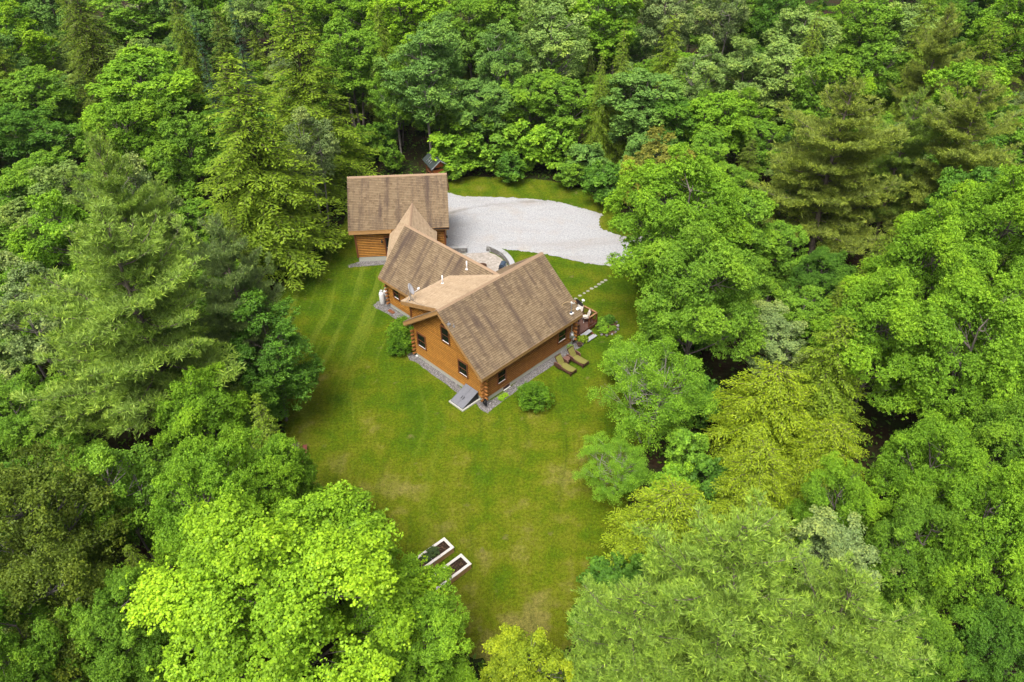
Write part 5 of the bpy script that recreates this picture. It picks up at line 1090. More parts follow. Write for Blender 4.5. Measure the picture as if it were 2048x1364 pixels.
patio = [(-6.6,61.3),(-4.3,61.25),(-3.2,61.35),(-2.2,61.4),(-1.55,61.0),(-.95,60.25),(-.5,59.4),(-.15,58.45),(-.05,57.5),(-.2,56.4)] + [tuple(hw(3.5,10.0)[:2]), tuple(hw(0,9.0)[:2]), tuple(hw(-5,9.0)[:2])]
sheet('patio', [np.array(p) for p in patio], .042, MAT['paver'])
def stone_wall(label, path, th, h, seed):
    t = thing('stone_wall', label, 'stone wall', (path[0][0], path[0][1], 0)); r = random.Random(seed)
    P = [Vector((p[0]-path[0][0], p[1]-path[0][1], 0)) for p in path]
    cum = [0]
    for i in range(1, len(P)): cum.append(cum[-1]+(P[i]-P[i-1]).length)
    def pt(s):
        s = min(max(s, 0), cum[-1]-1e-4)
        for i in range(len(P)-1):
            if s <= cum[i+1]: return P[i].lerp(P[i+1], (s-cum[i])/(cum[i+1]-cum[i]))
    def blk(name, s0, s1, z0, z1, tw, mat):
        a, b_ = pt(s0), pt(s1); d = (b_-a).normalized(); nn = Vector((-d.y, d.x, 0)); j = lambda: r.uniform(-.018,.018)
        vs = []
        for z in (z0, z1):
            for p, q in ((a, tw/2), (b_, tw/2), (b_, -tw/2), (a, -tw/2)): vs.append(p + nn*(q+j()) + Vector((0,0,z+j()*.4)))
        o = mk(name, G().add(vs, [(3,2,1,0),(4,5,6,7),(0,1,5,4),(1,2,6,5),(2,3,7,6),(3,0,4,7)]), mat, t)
    rows = 4; rh = (h-.1)/rows
    for k in range(rows):
        s = -r.random()*.3 if k % 2 else 0
        while s < cum[-1]-.03:
            w = r.uniform(.30,.52); blk('stone', max(0,s)+.008, min(cum[-1],s+w)-.008, .02+k*rh+.005, .02+(k+1)*rh-.005, th, MAT['stone2'] if r.random() < .6 else MAT['stone']); s += w
    s = 0
    while s < cum[-1]-.05:
        w = r.uniform(.40,.62); blk('capstone', s+.006, min(cum[-1],s+w)-.006, h-.09, h, th+.10, MAT['capstone'] if r.random() < .75 else MAT['stone']); s += w
mid = [(-2.20,61.62),(-1.47,61.32),(-.72,60.48),(-.21,59.50),(.12,58.42),(.17,57.45),(.02,56.5)]
stone_wall('curved grey stone wall round the paved patio with pale capstones', [tuple(p) for p in smooth_poly(mid, 4, 0, 1)[:25]], .40, .65, 3)
stone_wall('short straight stone wall at the garage side of the patio opening', [(-7.0,61.52),(-5.6,61.55),(-4.33,61.53)], .38, .65, 5)
t = thing('grill', 'black gas grill with shiny hood on the patio by the curved wall', 'grill', (-.78,57.45,.045), math.radians(75))
mk('cart', G().box(-.35,.35,-.24,.24,.12,.72), MAT['black'], t)
for sx in (-.32,.32):
    for sy in (-.21,.21): mk('leg', G().box(sx-.02,sx+.02,sy-.02,sy+.02,0,.12), MAT['black'], t)
mk('firebox', G().box(-.38,.38,-.27,.27,.72,.90), MAT['black'], t)
hd = mk('hood', G().prism([(-.38,-.27,.905),(-.38,.27,.905),(-.38,.24,1.10),(-.38,.12,1.20),(-.38,-.12,1.20),(-.38,-.24,1.08)], (.76,0,0)), MAT['bluegrey'], t)
mk('handle', G().tube([(-.28,-.31,1.02),(.28,-.31,1.02)], .018, 6).box(-.28,-.25,-.31,-.25,1.0,1.04).box(.25,.28,-.31,-.25,1.0,1.04), MAT['steel'], hd)
for sx in (-1,1): mk('side_shelf', G().box(min(sx*.40,sx*.72),max(sx*.40,sx*.72),-.24,.24,.86,.90), MAT['black'], t)
t = thing('fire_ring', 'dark metal fire ring on the pale patio paving', 'fire ring', (-2.75,58.45,.045))
mk('ring', G().lathe([(.40,0),(.42,.30),(.46,.34),(.42,.36),(.38,.30),(.36,0)], (0,0,0), 28), MAT['terracotta'], t); mk('ash_bed', G().lathe([(.355,.02),(.34,.06)], (0,0,0), 20), MAT['soil'], t)

# ---- raised garden beds
def bed(label, a, b, ln, gap, seed, plants):
    a, b = Vector((*a, 0)), Vector((*b, 0)); ax = (b-a).normalized(); w = (b-a).length; ay = Vector((ax.y, -ax.x, 0))
    if ay.y > 0: ay = -ay
    t = thing('garden_bed', label, 'garden bed', a, 0, 'raised beds on the lawn'); Z = Vector((0,0,1)); h = .50
    def ob(x0,x1,y0,y1,z0,z1): return G().obox(ax*((x0+x1)/2)+ay*((y0+y1)/2)+Z*((z0+z1)/2), ax*((x1-x0)/2), ay*((y1-y0)/2), Z*((z1-z0)/2))
    for k in range(3):
        z0, z1 = .015+k*.155, .015+k*.155+.150
        for q in ((.03,.07,.03,ln-.03),(w-.07,w-.03,.03,ln-.03),(.07,w-.07,.03,.07),(.07,w-.07,ln-.07,ln-.03)): mk('side_board', ob(*q, z0, z1), MAT['cedar'], t)
    for q in ((0,.165,0,ln),(w-.165,w,0,ln),(.167,w-.167,0,.165),(.167,w-.167,ln-.165,ln)): mk('cap_board', ob(*q, h-.04, h), MAT['offwhite'], t)
    mk('soil', ob(.071,w-.071,.071,ln-.071,.02,.36), MAT['soil'], t)
    r = random.Random(seed); g = G()
    for k in range(60):
        x, y = r.uniform(.16,w-.16), r.uniform(.16,ln-.16); p = ax*x+ay*y+Z*.365; a_ = r.random()*6.28; s = r.uniform(.02,.05)
        g.obox(p, Vector((math.cos(a_),math.sin(a_),.2))*s*1.6, Vector((-math.sin(a_),math.cos(a_),0))*s*.5, Z*s*.3)
    mk('mulch', g, MAT['mulch'], t, kind='stuff')
    return t, ax, ay
PLANT_SPOTS = []
t, ax, ay = bed('white capped garden bed with one bushy green plant, further from the picture edge', (-4.28,27.08), (-3.63,26.34), 2.5, 0, 5, 1)
o_ = Vector((-4.28,27.08,0)); PLANT_SPOTS.append((o_+ax*.42+ay*1.12, .30, .42, 'bushy green plant in the first white capped garden bed', 1)); PLANT_SPOTS.append((o_+ax*.5+ay*1.75, .25, .32, 'blue green plant at the leafy end of the first garden bed', 1))
mk('hose', G().tube([o_*0+ax*.1+ay*1.55+Vector((0,0,.53)), ax*.95+ay*1.50+Vector((0,0,.53)), ax*1.15+ay*1.5+Vector((0,0,.05))], .012, 5), MAT['steel'], t)
t, ax, ay = bed('white capped garden bed with dry stalks, closer to the picture edge', (-3.20,25.90), (-2.55,25.17), 2.6, 0, 6, 0)
r = random.Random(8); g = G()
for k in range(26):
    p = ax*r.uniform(.2,.8)+ay*r.uniform(.2,1.5)+Vector((0,0,.36)); g.tube([p, p+Vector((r.uniform(-.10,.10),r.uniform(-.10,.10),r.uniform(.1,.22)))], [.010,.004], 4)
mk('dry_stalks', g, MAT['cushion'], t, kind='stuff')
g = G()
for k in range(12):
    p = ax*r.uniform(.2,.8)+ay*r.uniform(1.2,2.2)+Vector((0,0,.38)); a_ = r.uniform(0,3.1); g.beam(p, p+Vector((math.cos(a_),math.sin(a_),.05))*r.uniform(.1,.3), .012, .012)
mk('dry_stems', g, MAT['cedar'], t, kind='stuff')
# ---- picnic table
t = thing('picnic_table', 'red brown picnic table half hidden under leaves at the lawn edge', 'picnic table', (-15.0,34.0,.02), math.radians(12))
for k in range(5): mk('top_board', G().box(-.38+k*.152,-.38+k*.152+.145,-.9,.9,.72,.76), MAT['purplewood'], t)
for sx in (-1,1):
    for k in range(1): mk('bench_board', G().box(sx*.70-.14,sx*.70+.14,-.9,.9,.42,.46), MAT['redwood'], t)
for y in (-.65,.65):
    for sx in (-1,1): mk('leg', G().beam((sx*.62,y,0),(sx*.22,y,.72),.09,.04,(0,1,0)), MAT['redwood'], t)
    mk('cross_beam', G().box(-.84,.84,y+.03,y+.07,.33,.42), MAT['redwood'], t)
# ---- playhouse behind the garage
t = thing('playhouse', 'small wooden playhouse with dark gabled roof and orange panel behind the garage', 'playhouse', (-8.5,78.2,0), math.radians(24))
for sx in (-.85,.85):
    for sy in (-1.1,1.1): mk('post', G().box(sx-.06,sx+.06,sy-.06,sy+.06,0,2.25), MAT['trim'], t)
for sx in (-1,1):
    rf = mk('roof', G().prism([(sx*1.15,-1.6,2.10),(sx*1.15,1.6,2.10),(0,1.6,3.0),(0,-1.6,3.0)], (0,0,.06)), MAT['darkroof'], t)
    mk('roof_trim', G().beam((sx*1.16,-1.63,2.12),(0,-1.63,3.03),.05,.10), MAT['steel'], rf)
    if sx < 0:
        g = G()
        for q in (-.4,.1,.6): g.beam((-.95,q,2.33),(-.35,q,2.80),.05,.03,(0,0,1))
        for f_ in (.3,.75): g.beam((-.95+.6*f_,-.4,2.34+.47*f_),(-.95+.6*f_,.6,2.34+.47*f_),.05,.03)
        mk('roof_window', g, MAT['steel'], rf)
mk('gable_panel', G().prism([(-.8,-1.05,2.0),(.8,-1.05,2.0),(0,-1.05,2.75)], (0,.05,0)), MAT['orange'], t)
mk('floor', G().box(-.9,.9,-1.15,1.15,1.05,1.12), MAT['trim'], t)
mk('wall_panel', G().box(-.8,.8,-1.09,-1.04,1.12,1.75), MAT['orange'], t)
mk('slide', G().prism([(-.25,-1.2,1.1),(.25,-1.2,1.1),(.25,-2.7,.1),(-.25,-2.7,.1)], (0,0,.07)), MAT['tarp'], t)
mk('side_rail', G().box(-.9,-.84,-1.1,1.1,1.6,1.7).box(.84,.9,-1.1,1.1,1.6,1.7), MAT['trim'], t)
# ---- flower pot and planting bed by the deck
t = thing('flower_pot', 'dark round flower pot of soil by the house corner and deck', 'flower pot', hw(8.62, 10.15, .02))
mk('pot', G().lathe([(.14,0),(.21,.22),(.24,.24),(.24,.28),(.20,.28),(.19,.22)], (0,0,0), 18), MAT['terracotta'], t); mk('soil', G().lathe([(.18,.20),(.17,.23)], (0,0,0), 16), MAT['soil'], t)
bedp = smooth_poly([tuple(hw(*p)[:2]) for p in [(8.0,13.35),(8.95,12.6),(9.6,13.2),(9.4,14.2),(8.7,14.8),(7.9,14.4)]], 6, .04, 9)
sheet('mulch_bed', bedp, .024, MAT['mulch'])
r = random.Random(12); edge = [(9.0,12.55),(9.35,12.8),(9.6,13.2),(9.62,13.65),(9.5,14.1),(9.2,14.5),(8.8,14.82)]
for i, p in enumerate(edge):
    w = hw(*p); n = 7; g = G(); rr = r.uniform(.08,.16)
    prof = [(rr,0),(rr*1.05,.06),(rr*.8,.14),(rr*.3,.17)]
    g.lathe(prof, (0,0,0), n); o = mk('edging_stone', g, MAT['stone' if i in (2, 5) else 'stone2'], None, True); o.location = (w.x, w.y, .02); o.rotation_euler = (0,0,r.random()*6)
    tag(o, 'rounded edging stone, %s the mulch bed rim by the deck' % ['closest to the steps on','second from the steps on','third from the steps on','in the middle of','third from the end of','second from the end of','last at the railing end of'][i], 'stone', 'edging stones of the deck bed')

# ------------------------------------------------------------------ plants
def unit(a): return a/np.maximum(np.linalg.norm(a, axis=-1, keepdims=True), 1e-9)
def leaf_quads(C, N, size, aspect, rng, along=None, fold=.18):
    """folded diamond leaves: centre, normal, length"""
    n = len(C); N = unit(N)
    r = unit(rng.normal(size=(n, 3))) if along is None else along
    t1 = unit(r - N*(r*N).sum(-1, keepdims=True)); t2 = np.cross(N, t1)
    s = size[:, None]*.5; w = s*aspect
    a = C - t1*s; b = C + t2*w + N*s*fold - t1*s*.1; c = C + t1*s; d = C - t2*w + N*s*fold - t1*s*.1
    return np.stack([a, b, c, d], 1).reshape(-1, 3)
def tri_count(me): return len(me.polygons)*2

def limb_mesh(name, paths, n=6):
    g = G()
    for pts, rs_ in paths: g.tube(pts, rs_, n if rs_[0] > .05 else 4, cap=False)
    me = bpy.data.meshes.new(name); me.from_pydata(g.v, [], g.f); me.materials.append(MAT['bark'])
    me.polygons.foreach_set('use_smooth', [True]*len(me.polygons)); return me
def curve(a, b, bend, k=5, rng=None):
    a, b = np.array(a, float), np.array(b, float); out = []
    for i in range(k+1):
        s = i/k; q = a + (b-a)*s; q = q + np.array(bend)*math.sin(math.pi*s)
        out.append(tuple(q))
    return out

def broadleaf(name, R, h, seed, n_leaf, leaf, aspect=.75, n_lobe=26, lobe=(.30,.44), cz=.62, vz=.38, low=-.75, flat=.62, droop=0.0, gap=.30, trunk_r=.17, sprig_r=.22, multi=1):
    rng = np.random.default_rng(seed)
    c0 = np.array([0, 0, h*cz]); rz = h*vz
    # lobes on the crown envelope
    D = []
    i = np.arange(n_lobe); z = 1 - (i+.5)/n_lobe*(1-low); ph = i*2.39996 + rng.uniform(0, 6)
    D = np.stack([np.sqrt(np.maximum(0, 1-z*z))*np.cos(ph), np.sqrt(np.maximum(0, 1-z*z))*np.sin(ph), z], 1) + rng.normal(0, .16, (n_lobe, 3))
    D = unit(D); lr = rng.uniform(*lobe, n_lobe)*R; rad = rng.uniform(.50, .84, n_lobe)
    LC = c0 + D*rad[:, None]*np.array([R, R, rz])
    inner = c0 + rng.normal(0, .28, (n_lobe//3, 3))*np.array([R, R, rz]); LC = np.concatenate([LC, inner]); lr = np.concatenate([lr, rng.uniform(*lobe, n_lobe//3)*R*.9])
    # each lobe carries a handful of smaller clumps on its outer, upper side
    nsub = 9; sdir = unit(rng.normal(size=(len(LC), nsub, 3))*.9 + unit(LC-c0+1e-3)[:, None]*.55 + np.array([0, 0, .45]))
    sr = lr[:, None]*rng.uniform(.26, .50, (len(LC), nsub))
    SCn = (LC[:, None] + sdir*(lr[:, None]*rng.uniform(.55, 1.02, (len(LC), nsub)))[..., None]*np.array([1, 1, flat])).reshape(-1, 3)
    slr = sr.reshape(-1); lob = np.repeat(np.arange(len(LC)), nsub)
    per = 8; ns = n_leaf//per
    w = slr**2; si = rng.choice(len(SCn), ns, p=w/w.sum()); li = lob[si]
    dirs = unit(rng.normal(size=(ns, 3)) + unit(SCn[si]-c0)*.45 + np.array([0, 0, .5]))
    rr = slr[si]*(rng.uniform(.30, 1.0, ns)**.5)*(1 + rng.normal(0, .14, ns))
    shoot = rng.random(ns) < .06; rr = np.where(shoot, rr*rng.uniform(1.1, 1.5, ns), rr)
    S = SCn[si] + dirs*rr[:, None]*np.array([1, 1, .8]); S[:, 2] -= droop*rr*np.abs(dirs[:, 0]**2+dirs[:, 1]**2)
    # thin out sprigs buried inside other lobes and below
    keep = np.ones(ns, bool)
    for k in range(len(LC)):
        if gap <= 0: break
        dd = (S-LC[k])/np.array([1, 1, flat]); keep &= ~((np.linalg.norm(dd, axis=1) < lr[k]*gap*2) & (li != k) & (rng.random(ns) < .75))
    keep &= S[:, 2] > h*.10
    S, dirs, li = S[keep], dirs[keep], li[keep]; ns = len(S)
    st = rng.normal(0, .10, ns) + rng.normal(0, .10, len(LC))[li] + rng.normal(0, .09, len(SCn))[si[keep]]
    C = np.repeat(S, per, 0); dr = np.repeat(dirs, per, 0)
    off = rng.normal(0, 1, (ns*per, 3)); off = unit(off)*(rng.random((ns*per, 1))**.5)*sprig_r*np.array([1, 1, .55])
    C = C + off
    nrm = unit(dr*.45 + np.array([0, 0, .75]) + rng.normal(0, .55, (ns*per, 3)) + off*1.2)
    size = leaf*rng.uniform(.7, 1.25, ns*per)
    V = leaf_quads(C, nrm, size, aspect, rng)
    tone = np.clip(.5 + np.repeat(st, per) + rng.normal(0, .16, ns*per), 0, 1)
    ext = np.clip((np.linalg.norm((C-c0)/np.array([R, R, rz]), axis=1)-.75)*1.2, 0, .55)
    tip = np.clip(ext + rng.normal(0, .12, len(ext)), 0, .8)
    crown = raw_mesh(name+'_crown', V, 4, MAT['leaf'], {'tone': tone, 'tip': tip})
    paths = []
    bases = [np.array([0, 0, 0.0])] if multi == 1 else [np.array([.25*math.cos(a), .25*math.sin(a), 0]) for a in np.arange(multi)*6.28/multi]
    tops = []
    for b_ in bases:
        top = c0 + np.array([b_[0]*4, b_[1]*4, rz*.55]) + rng.normal(0, .15, 3)
        p = curve(b_ - np.array([0,0,.15]), top, rng.normal(0, .18, 3)*np.array([1, 1, 0]), 8); paths.append((p, [trunk_r*(1-.09*i) for i in range(9)])); tops.append(p)
    for k in range(len(LC)):
        p = tops[k % len(tops)]; zt = LC[k][2] - np.hypot(LC[k][0], LC[k][1])*.75; zt = max(h*.16, min(zt, h*.85))
        j = min(range(len(p)), key=lambda i_: abs(p[i_][2]-zt)); q = curve(p[j], LC[k], (0, 0, -.12*R*.3), 5)
        paths.append((q, [trunk_r*(.36-.055*i) for i in range(6)]))
        for m in range(3):
            e = LC[k] + unit(rng.normal(size=3)+np.array([0, 0, .4]))*lr[k]*.8*np.array([1, 1, flat]); paths.append((curve(q[3], e, (0, 0, .05), 3), [trunk_r*x for x in (.14, .10, .06, .03)]))
    return crown, limb_mesh(name+'_limbs', paths), R, h

def conifer(name, R, h, seed, levels, per, leaf, aspect, shape=.8, droop=.30, lift=.10, base=.05, spacing=.12, tipw=.5, plume=False, sparse=0.0):
    """hemlock / spruce: drooping flat sprays on whorled branches"""
    rng = np.random.default_rng(seed); CC = []; NN = []; AA = []; TT = []; paths = []
    paths.append((curve((0, 0, -.15), (rng.normal(0, .1), rng.normal(0, .1), h*.985), (0, 0, 0), 8), [.20*(1-.115*i) for i in range(9)]))
    for L in range(levels):
        f = (L+rng.random()*.8)/levels; z0 = h*(base + (1-base)*f)
        Lb = R*((1-f)**shape)*1.0 + .12
        nb = max(3, int(per*(1-.4*f)))
        a0 = rng.uniform(0, 6.28)
        for b_ in range(nb):
            if rng.random() < sparse: continue
            az = a0 + b_*6.283/nb + rng.normal(0, .22); ln = Lb*rng.uniform(.62, 1.14); d = np.array([math.cos(az), math.sin(az), 0]); side = np.array([-d[1], d[0], 0])
            t = np.linspace(.12, 1, max(4, int(ln/.13)))
            zz = z0 + ln*(lift*t*2.0 - droop*(t**2)*1.3)
            mainp = d[None]*(t*ln)[:, None]; mainp[:, 2] = zz
            if ln > .5: paths.append(([tuple(d*0.03+np.array([0,0,z0])), tuple(mainp[len(t)//2]), tuple(mainp[-1])], [.035*(ln/3+.3), .02, .006]))
            for k in range(len(t)):
                bl = ln*.36*(1-t[k]*.72)*rng.uniform(.6, 1.25) + .08
                for sg in (-1, 1):
                    m = max(2, int(bl/spacing)); s = (np.arange(m)+rng.random(m)*.7)/m
                    dirb = unit(d*.75 + side*sg*.8 + np.array([0, 0, rng.normal(0, .12)]))
                    P = mainp[k] + dirb[None]*(s*bl)[:, None]; P[:, 2] -= droop*.9*bl*s**2; P += rng.normal(0, .03, P.shape)
                    CC.append(P); AA.append(np.repeat(unit(dirb + np.array([0, 0, -droop*.8]))[None], m, 0) + rng.normal(0, .28, (m, 3)))
                    NN.append(np.repeat(np.array([[d[0]*.25, d[1]*.25, 1.0]]), m, 0) + rng.normal(0, .30, (m, 3)))
                    TT.append(np.clip(s*tipw*.8 + t[k]*tipw*.6 - .25 + rng.normal(0, .15, m), 0, 1))
    C = np.concatenate(CC); N = np.concatenate(NN); A = unit(np.concatenate(AA)); T = np.concatenate(TT); n = len(C)
    V = leaf_quads(C, N, leaf*rng.uniform(.7, 1.3, n), aspect, rng, A, .1)
    tone = np.clip(.5 + rng.normal(0, .2, n), 0, 1)
    return raw_mesh(name+'_crown', V, 4, MAT['needle'], {'tone': tone, 'tip': T}), limb_mesh(name+'_limbs', paths), R, h

def pine(name, R, h, seed, whorls=22, per=5, tufts=34, blades=11, blade=.24):
    rng = np.random.default_rng(seed); paths = []; TC = []; TD = []; TN = []
    bend = rng.normal(0, .25, 2)
    def axis(z): s = z/h; return np.array([bend[0]*math.sin(s*3), bend[1]*math.sin(s*2.4), z])
    paths.append(([tuple(axis(h*s)-np.array([0,0,.15 if s == 0 else 0])) for s in np.linspace(0, .98, 10)], [.26*(1-.1*i) for i in range(10)]))
    for w in range(whorls):
        f = (w+.4*rng.random())/whorls; z0 = h*(.22+.78*f)
        prof = min(1, (1-f)*1.9)**.75*(.62+.38*math.sin(w*1.9+seed))
        for b_ in range(per):
            if rng.random() < .10: continue
            az = rng.uniform(0, 6.28) if f < .9 else b_*6.28/per; ln = max(.35, R*prof*rng.uniform(.6, 1.15)); d = np.array([math.cos(az), math.sin(az), 0]); side = np.array([-d[1], d[0], 0])
            up_ = .10 + .75*f**2; o = axis(z0)
            def bp(s): return o + d*ln*s + np.array([0, 0, ln*(up_*s - .10*math.sin(math.pi*s) + .10*s**3)])
            paths.append(([tuple(bp(s)) for s in (0, .35, .7, 1)], [.05*(ln/R+.4), .035, .02, .008]))
            nsub = max(3, int(ln*4.2))
            for k in range(nsub):
                s = .10 + .90*(k+rng.random())/nsub; sg = rng.choice((-1, 1)); sl = ln*(.40*(1-s)+.16)*rng.uniform(.6, 1.2)
                q0 = bp(min(1, s)); q1 = q0 + (d*.8 + side*sg*.9)*sl*.8 + np.array([0, 0, sl*(.18+.25*f)])
                if sl > .4: paths.append(([tuple(q0), tuple(q1)], [.015, .005]))
                m = max(3, int(tufts*sl/3.0))
                u = rng.uniform(.08, 1.06, m); P = q0 + (q1-q0)*u[:, None] + rng.normal(0, .11, (m, 3))*np.array([1, 1, .7])
                TC.append(P); TD.append(unit(np.repeat((q1-q0)[None], m, 0) + np.array([0, 0, .45*sl+.1]))); TN.append(u)
    P = np.concatenate(TC); D = unit(np.concatenate(TD)); U = np.concatenate(TN); n = len(P)
    B = unit(np.repeat(D, blades, 0)*.75 + rng.normal(0, .62, (n*blades, 3)) + np.array([0, 0, .25])); C = np.repeat(P, blades, 0)
    L = blade*rng.uniform(.7, 1.2, n*blades)
    rnd = unit(rng.normal(size=(n*blades, 3))); N = unit(np.cross(B, rnd))
    V = leaf_quads(C + B*L[:, None]*.5, N, L, .15, rng, B, .0)
    tone = np.clip(.5 + np.repeat(rng.normal(0, .17, n), blades) + rng.normal(0, .10, n*blades), 0, 1)
    tip = np.clip(np.repeat(U-.55, blades)*.9 + rng.normal(0, .12, n*blades), 0, .8)
    return raw_mesh(name+'_crown', V, 4, MAT['needle'], {'tone': tone, 'tip': tip}), limb_mesh(name+'_limbs', paths, 6), R, h

PROTO = {
 'maple_near': [broadleaf('maple_near', 4.5, 12, 31, 165000, .105, .78, 34, (.24,.40), sprig_r=.14),
                broadleaf('maple_near', 4.5, 12, 32, 165000, .105, .78, 30, (.26,.42), sprig_r=.14, flat=.75, multi=2)],
 'maple': [broadleaf('maple', 3.6, 14, 41, 60000, .160, .78, 26, (.26,.42), sprig_r=.17, low=-.9),
           broadleaf('maple', 3.6, 14, 42, 60000, .160, .78, 30, (.24,.38), sprig_r=.17, low=-.9, flat=.8, multi=3),
           broadleaf('maple', 3.6, 14, 43, 60000, .160, .78, 22, (.28,.46), sprig_r=.17, low=-.9, flat=.55)],
 'birch': [broadleaf('birch', 3.2, 13, 51, 34000, .17, .62, 30, (.20,.36), sprig_r=.26, low=-.7, flat=.9, trunk_r=.13, gap=.2),
           broadleaf('birch', 3.2, 13, 52, 30000, .17, .62, 34, (.18,.32), sprig_r=.28, low=-.7, flat=1.0, trunk_r=.12, gap=.2, multi=2, droop=.2)],
 'bush_tree': [broadleaf('bush_tree', 1.9, 5, 61, 12000, .22, .72, 20, (.28,.46), cz=.52, vz=.48, low=-1.0, sprig_r=.20, trunk_r=.06, droop=.25),
               broadleaf('bush_tree', 1.9, 5, 62, 12000, .22, .72, 16, (.30,.50), cz=.52, vz=.48, low=-1.0, sprig_r=.20, trunk_r=.06, multi=3, flat=.8)],
 'edge_tree': [broadleaf('edge_tree', 3.2, 10, 56, 60000, .125, .66, 32, (.24,.40), cz=.5, vz=.49, low=-1.0, sprig_r=.16, flat=.9, trunk_r=.12)],
  'airy': [broadleaf('airy', 3.6, 8, 55, 42000, .095, .55, 46, (.14,.26), sprig_r=.24, low=-.9, flat=.75, trunk_r=.075, gap=0, droop=.35, multi=3, cz=.58, vz=.42)],
 'beech': [broadleaf('beech', 4.2, 13, 71, 52000, .16, .6, 40, (.22,.36), sprig_r=.30, flat=.38, droop=.25, low=-.9)],
 'hemlock': [conifer('hemlock', 3.6, 15, 81, 50, 9, .20, .36), conifer('hemlock', 3.6, 15, 82, 48, 9, .20, .36, shape=.7, droop=.38), conifer('hemlock', 3.6, 14, 83, 46, 9, .20, .38, shape=.62, lift=.2, sparse=.08)],
 'hemlock_low': [conifer('hemlock_low', 3.6, 9, 84, 36, 11, .19, .36, shape=.46, droop=.45, lift=.34), conifer('hemlock_low', 3.4, 8, 85, 32, 11, .19, .36, shape=.40, droop=.5, lift=.42)],
 'spruce': [conifer('spruce', 1.7, 18, 91, 58, 7, .20, .30, shape=.85, droop=.22, tipw=.2)],
 'pine': [pine('pine', 4.6, 18, 101, 27, 6, 74, 7, .30), pine('pine', 4.6, 17, 102, 26, 6, 74, 7, .30)],
 'shrub': [broadleaf('shrub', 1.15, 1.75, 111, 17000, .092, .6, 15, (.50,.64), cz=.48, vz=.46, low=-.9, sprig_r=.10, trunk_r=.04, multi=3, flat=.9, gap=0)],
 'tuft': [broadleaf('tuft', .45, .6, 121, 1300, .12, .42, 12, (.3,.5), cz=.5, vz=.5, low=-.6, sprig_r=.10, trunk_r=.012)],
}
INFO = {'edge_tree': ('broadleaf_tree', 'broadleaf tree'), 'airy': ('birch_tree', 'birch tree'), 'maple_near': ('maple_tree', 'maple tree'), 'maple': ('maple_tree', 'maple tree'), 'birch': ('birch_tree', 'birch tree'), 'bush_tree': ('sapling', 'sapling'), 'beech': ('beech_tree', 'beech tree'),
        'hemlock': ('hemlock_tree', 'hemlock tree'), 'hemlock_low': ('hemlock_tree', 'hemlock tree'), 'spruce': ('spruce_tree', 'spruce tree'), 'pine': ('pine_tree', 'pine tree'), 'shrub': ('shrub', 'shrub'), 'tuft': ('plant', 'plant')}
TR = random.Random(77)
BARK = {'hemlock_low': (.13,.105,.09), 'edge_tree': (.16,.15,.13), 'airy': (.32,.31,.29), 'birch': (.30,.29,.27), 'maple': (.15,.14,.125), 'maple_near': (.15,.14,.125), 'pine': (.17,.15,.125), 'hemlock': (.13,.105,.09), 'spruce': (.10,.08,.07), 'beech': (.18,.18,.17), 'bush_tree': (.12,.11,.09), 'shrub': (.10,.08,.06), 'tuft': (.05,.08,.02)}
def plant(kind, x, y, R, h, col, label, group=None, var=None, z=0.0, name=None, cat=None):
    ps = PROTO[kind]; crown, limbs, R0, h0 = ps[var if var is not None else TR.randrange(len(ps))]
    nm_, ct = INFO[kind]
    t = thing(name or nm_, label, cat or ct, (x, y, z), TR.uniform(0, 6.28), group); t.scale = (R/R0, R/R0, h/h0)
    for part, me, c in (('crown', crown, col), ('trunk', limbs, BARK[kind])):
        o = bpy.data.objects.new(part, me); COLL.objects.link(o); o.parent = t; o.color = (*c, 1)
        if kind in ('tuft', 'shrub') and part == 'crown': o.name = 'foliage'
        if kind in ('tuft', 'shrub') and part == 'trunk': o.name = 'stem'
    return t
GROUPS = {'hemlock_low': 'hemlocks round the clearing', 'edge_tree': 'trees filling the lawn edge', 'hemlock': 'hemlocks round the clearing', 'pine': 'white pines round the clearing', 'spruce': 'spruces in the far canopy', 'airy': 'thin leaved trees round the clearing', 'birch': 'thin leaved trees round the clearing', 'beech': 'olive beeches', 'bush_tree': 'saplings behind the driveway', 'maple': 'maples round the clearing', 'maple_near': 'maples round the clearing'}
for kind, x, y, R, h, c, lab in NAMED_TREES:
    plant(kind, x, y, R, h, COL[c], lab, GROUPS[kind])
def zone(x, y):
    if y < 32: return 'along the near end of the lawn'
    if x < -18 and y < 62: return 'in the woods across the lawn from the gable'
    if x > 14 and y < 62: return 'in the woods beyond the deck and loungers'
    if y < 85: return 'in the woods behind the garage and driveway'
    return 'in the far canopy at the top edge'
CN = dict(mid='mid green', bright='bright green', pale='pale green', blue='blue green', deep='dark green', grey='grey green', hem='yellow green', hemd='dark olive')
KN = dict(maple='maple', maple_near='maple', birch='birch', hemlock='hemlock', bush_tree='sapling')
KP = dict(maple='maples', birch='birches', hemlock='hemlocks', sapling='saplings')
STOP = set('beside below tucked at with behind leaning in close squeezed on west standing bulging reaching rising crowded next above wedged near between under half straight over right in overlapping overhanging before bordering spreading along beyond by that'.split())
def nick(lab):
    out = []
    for w_ in lab.replace(',', '').split():
        if w_ in STOP and len(out) > 1: break
        out.append(w_)
    return ' '.join(out[:5])
def short(lab): return ' '.join(nick(lab).split()[:4])
NICKS = {}
for q in NAMED_TREES: NICKS.setdefault(short(q[6]), []).append(q)
SINGLE = [q for k, v in NICKS.items() if len(v) == 1 for q in v]
seen = set()
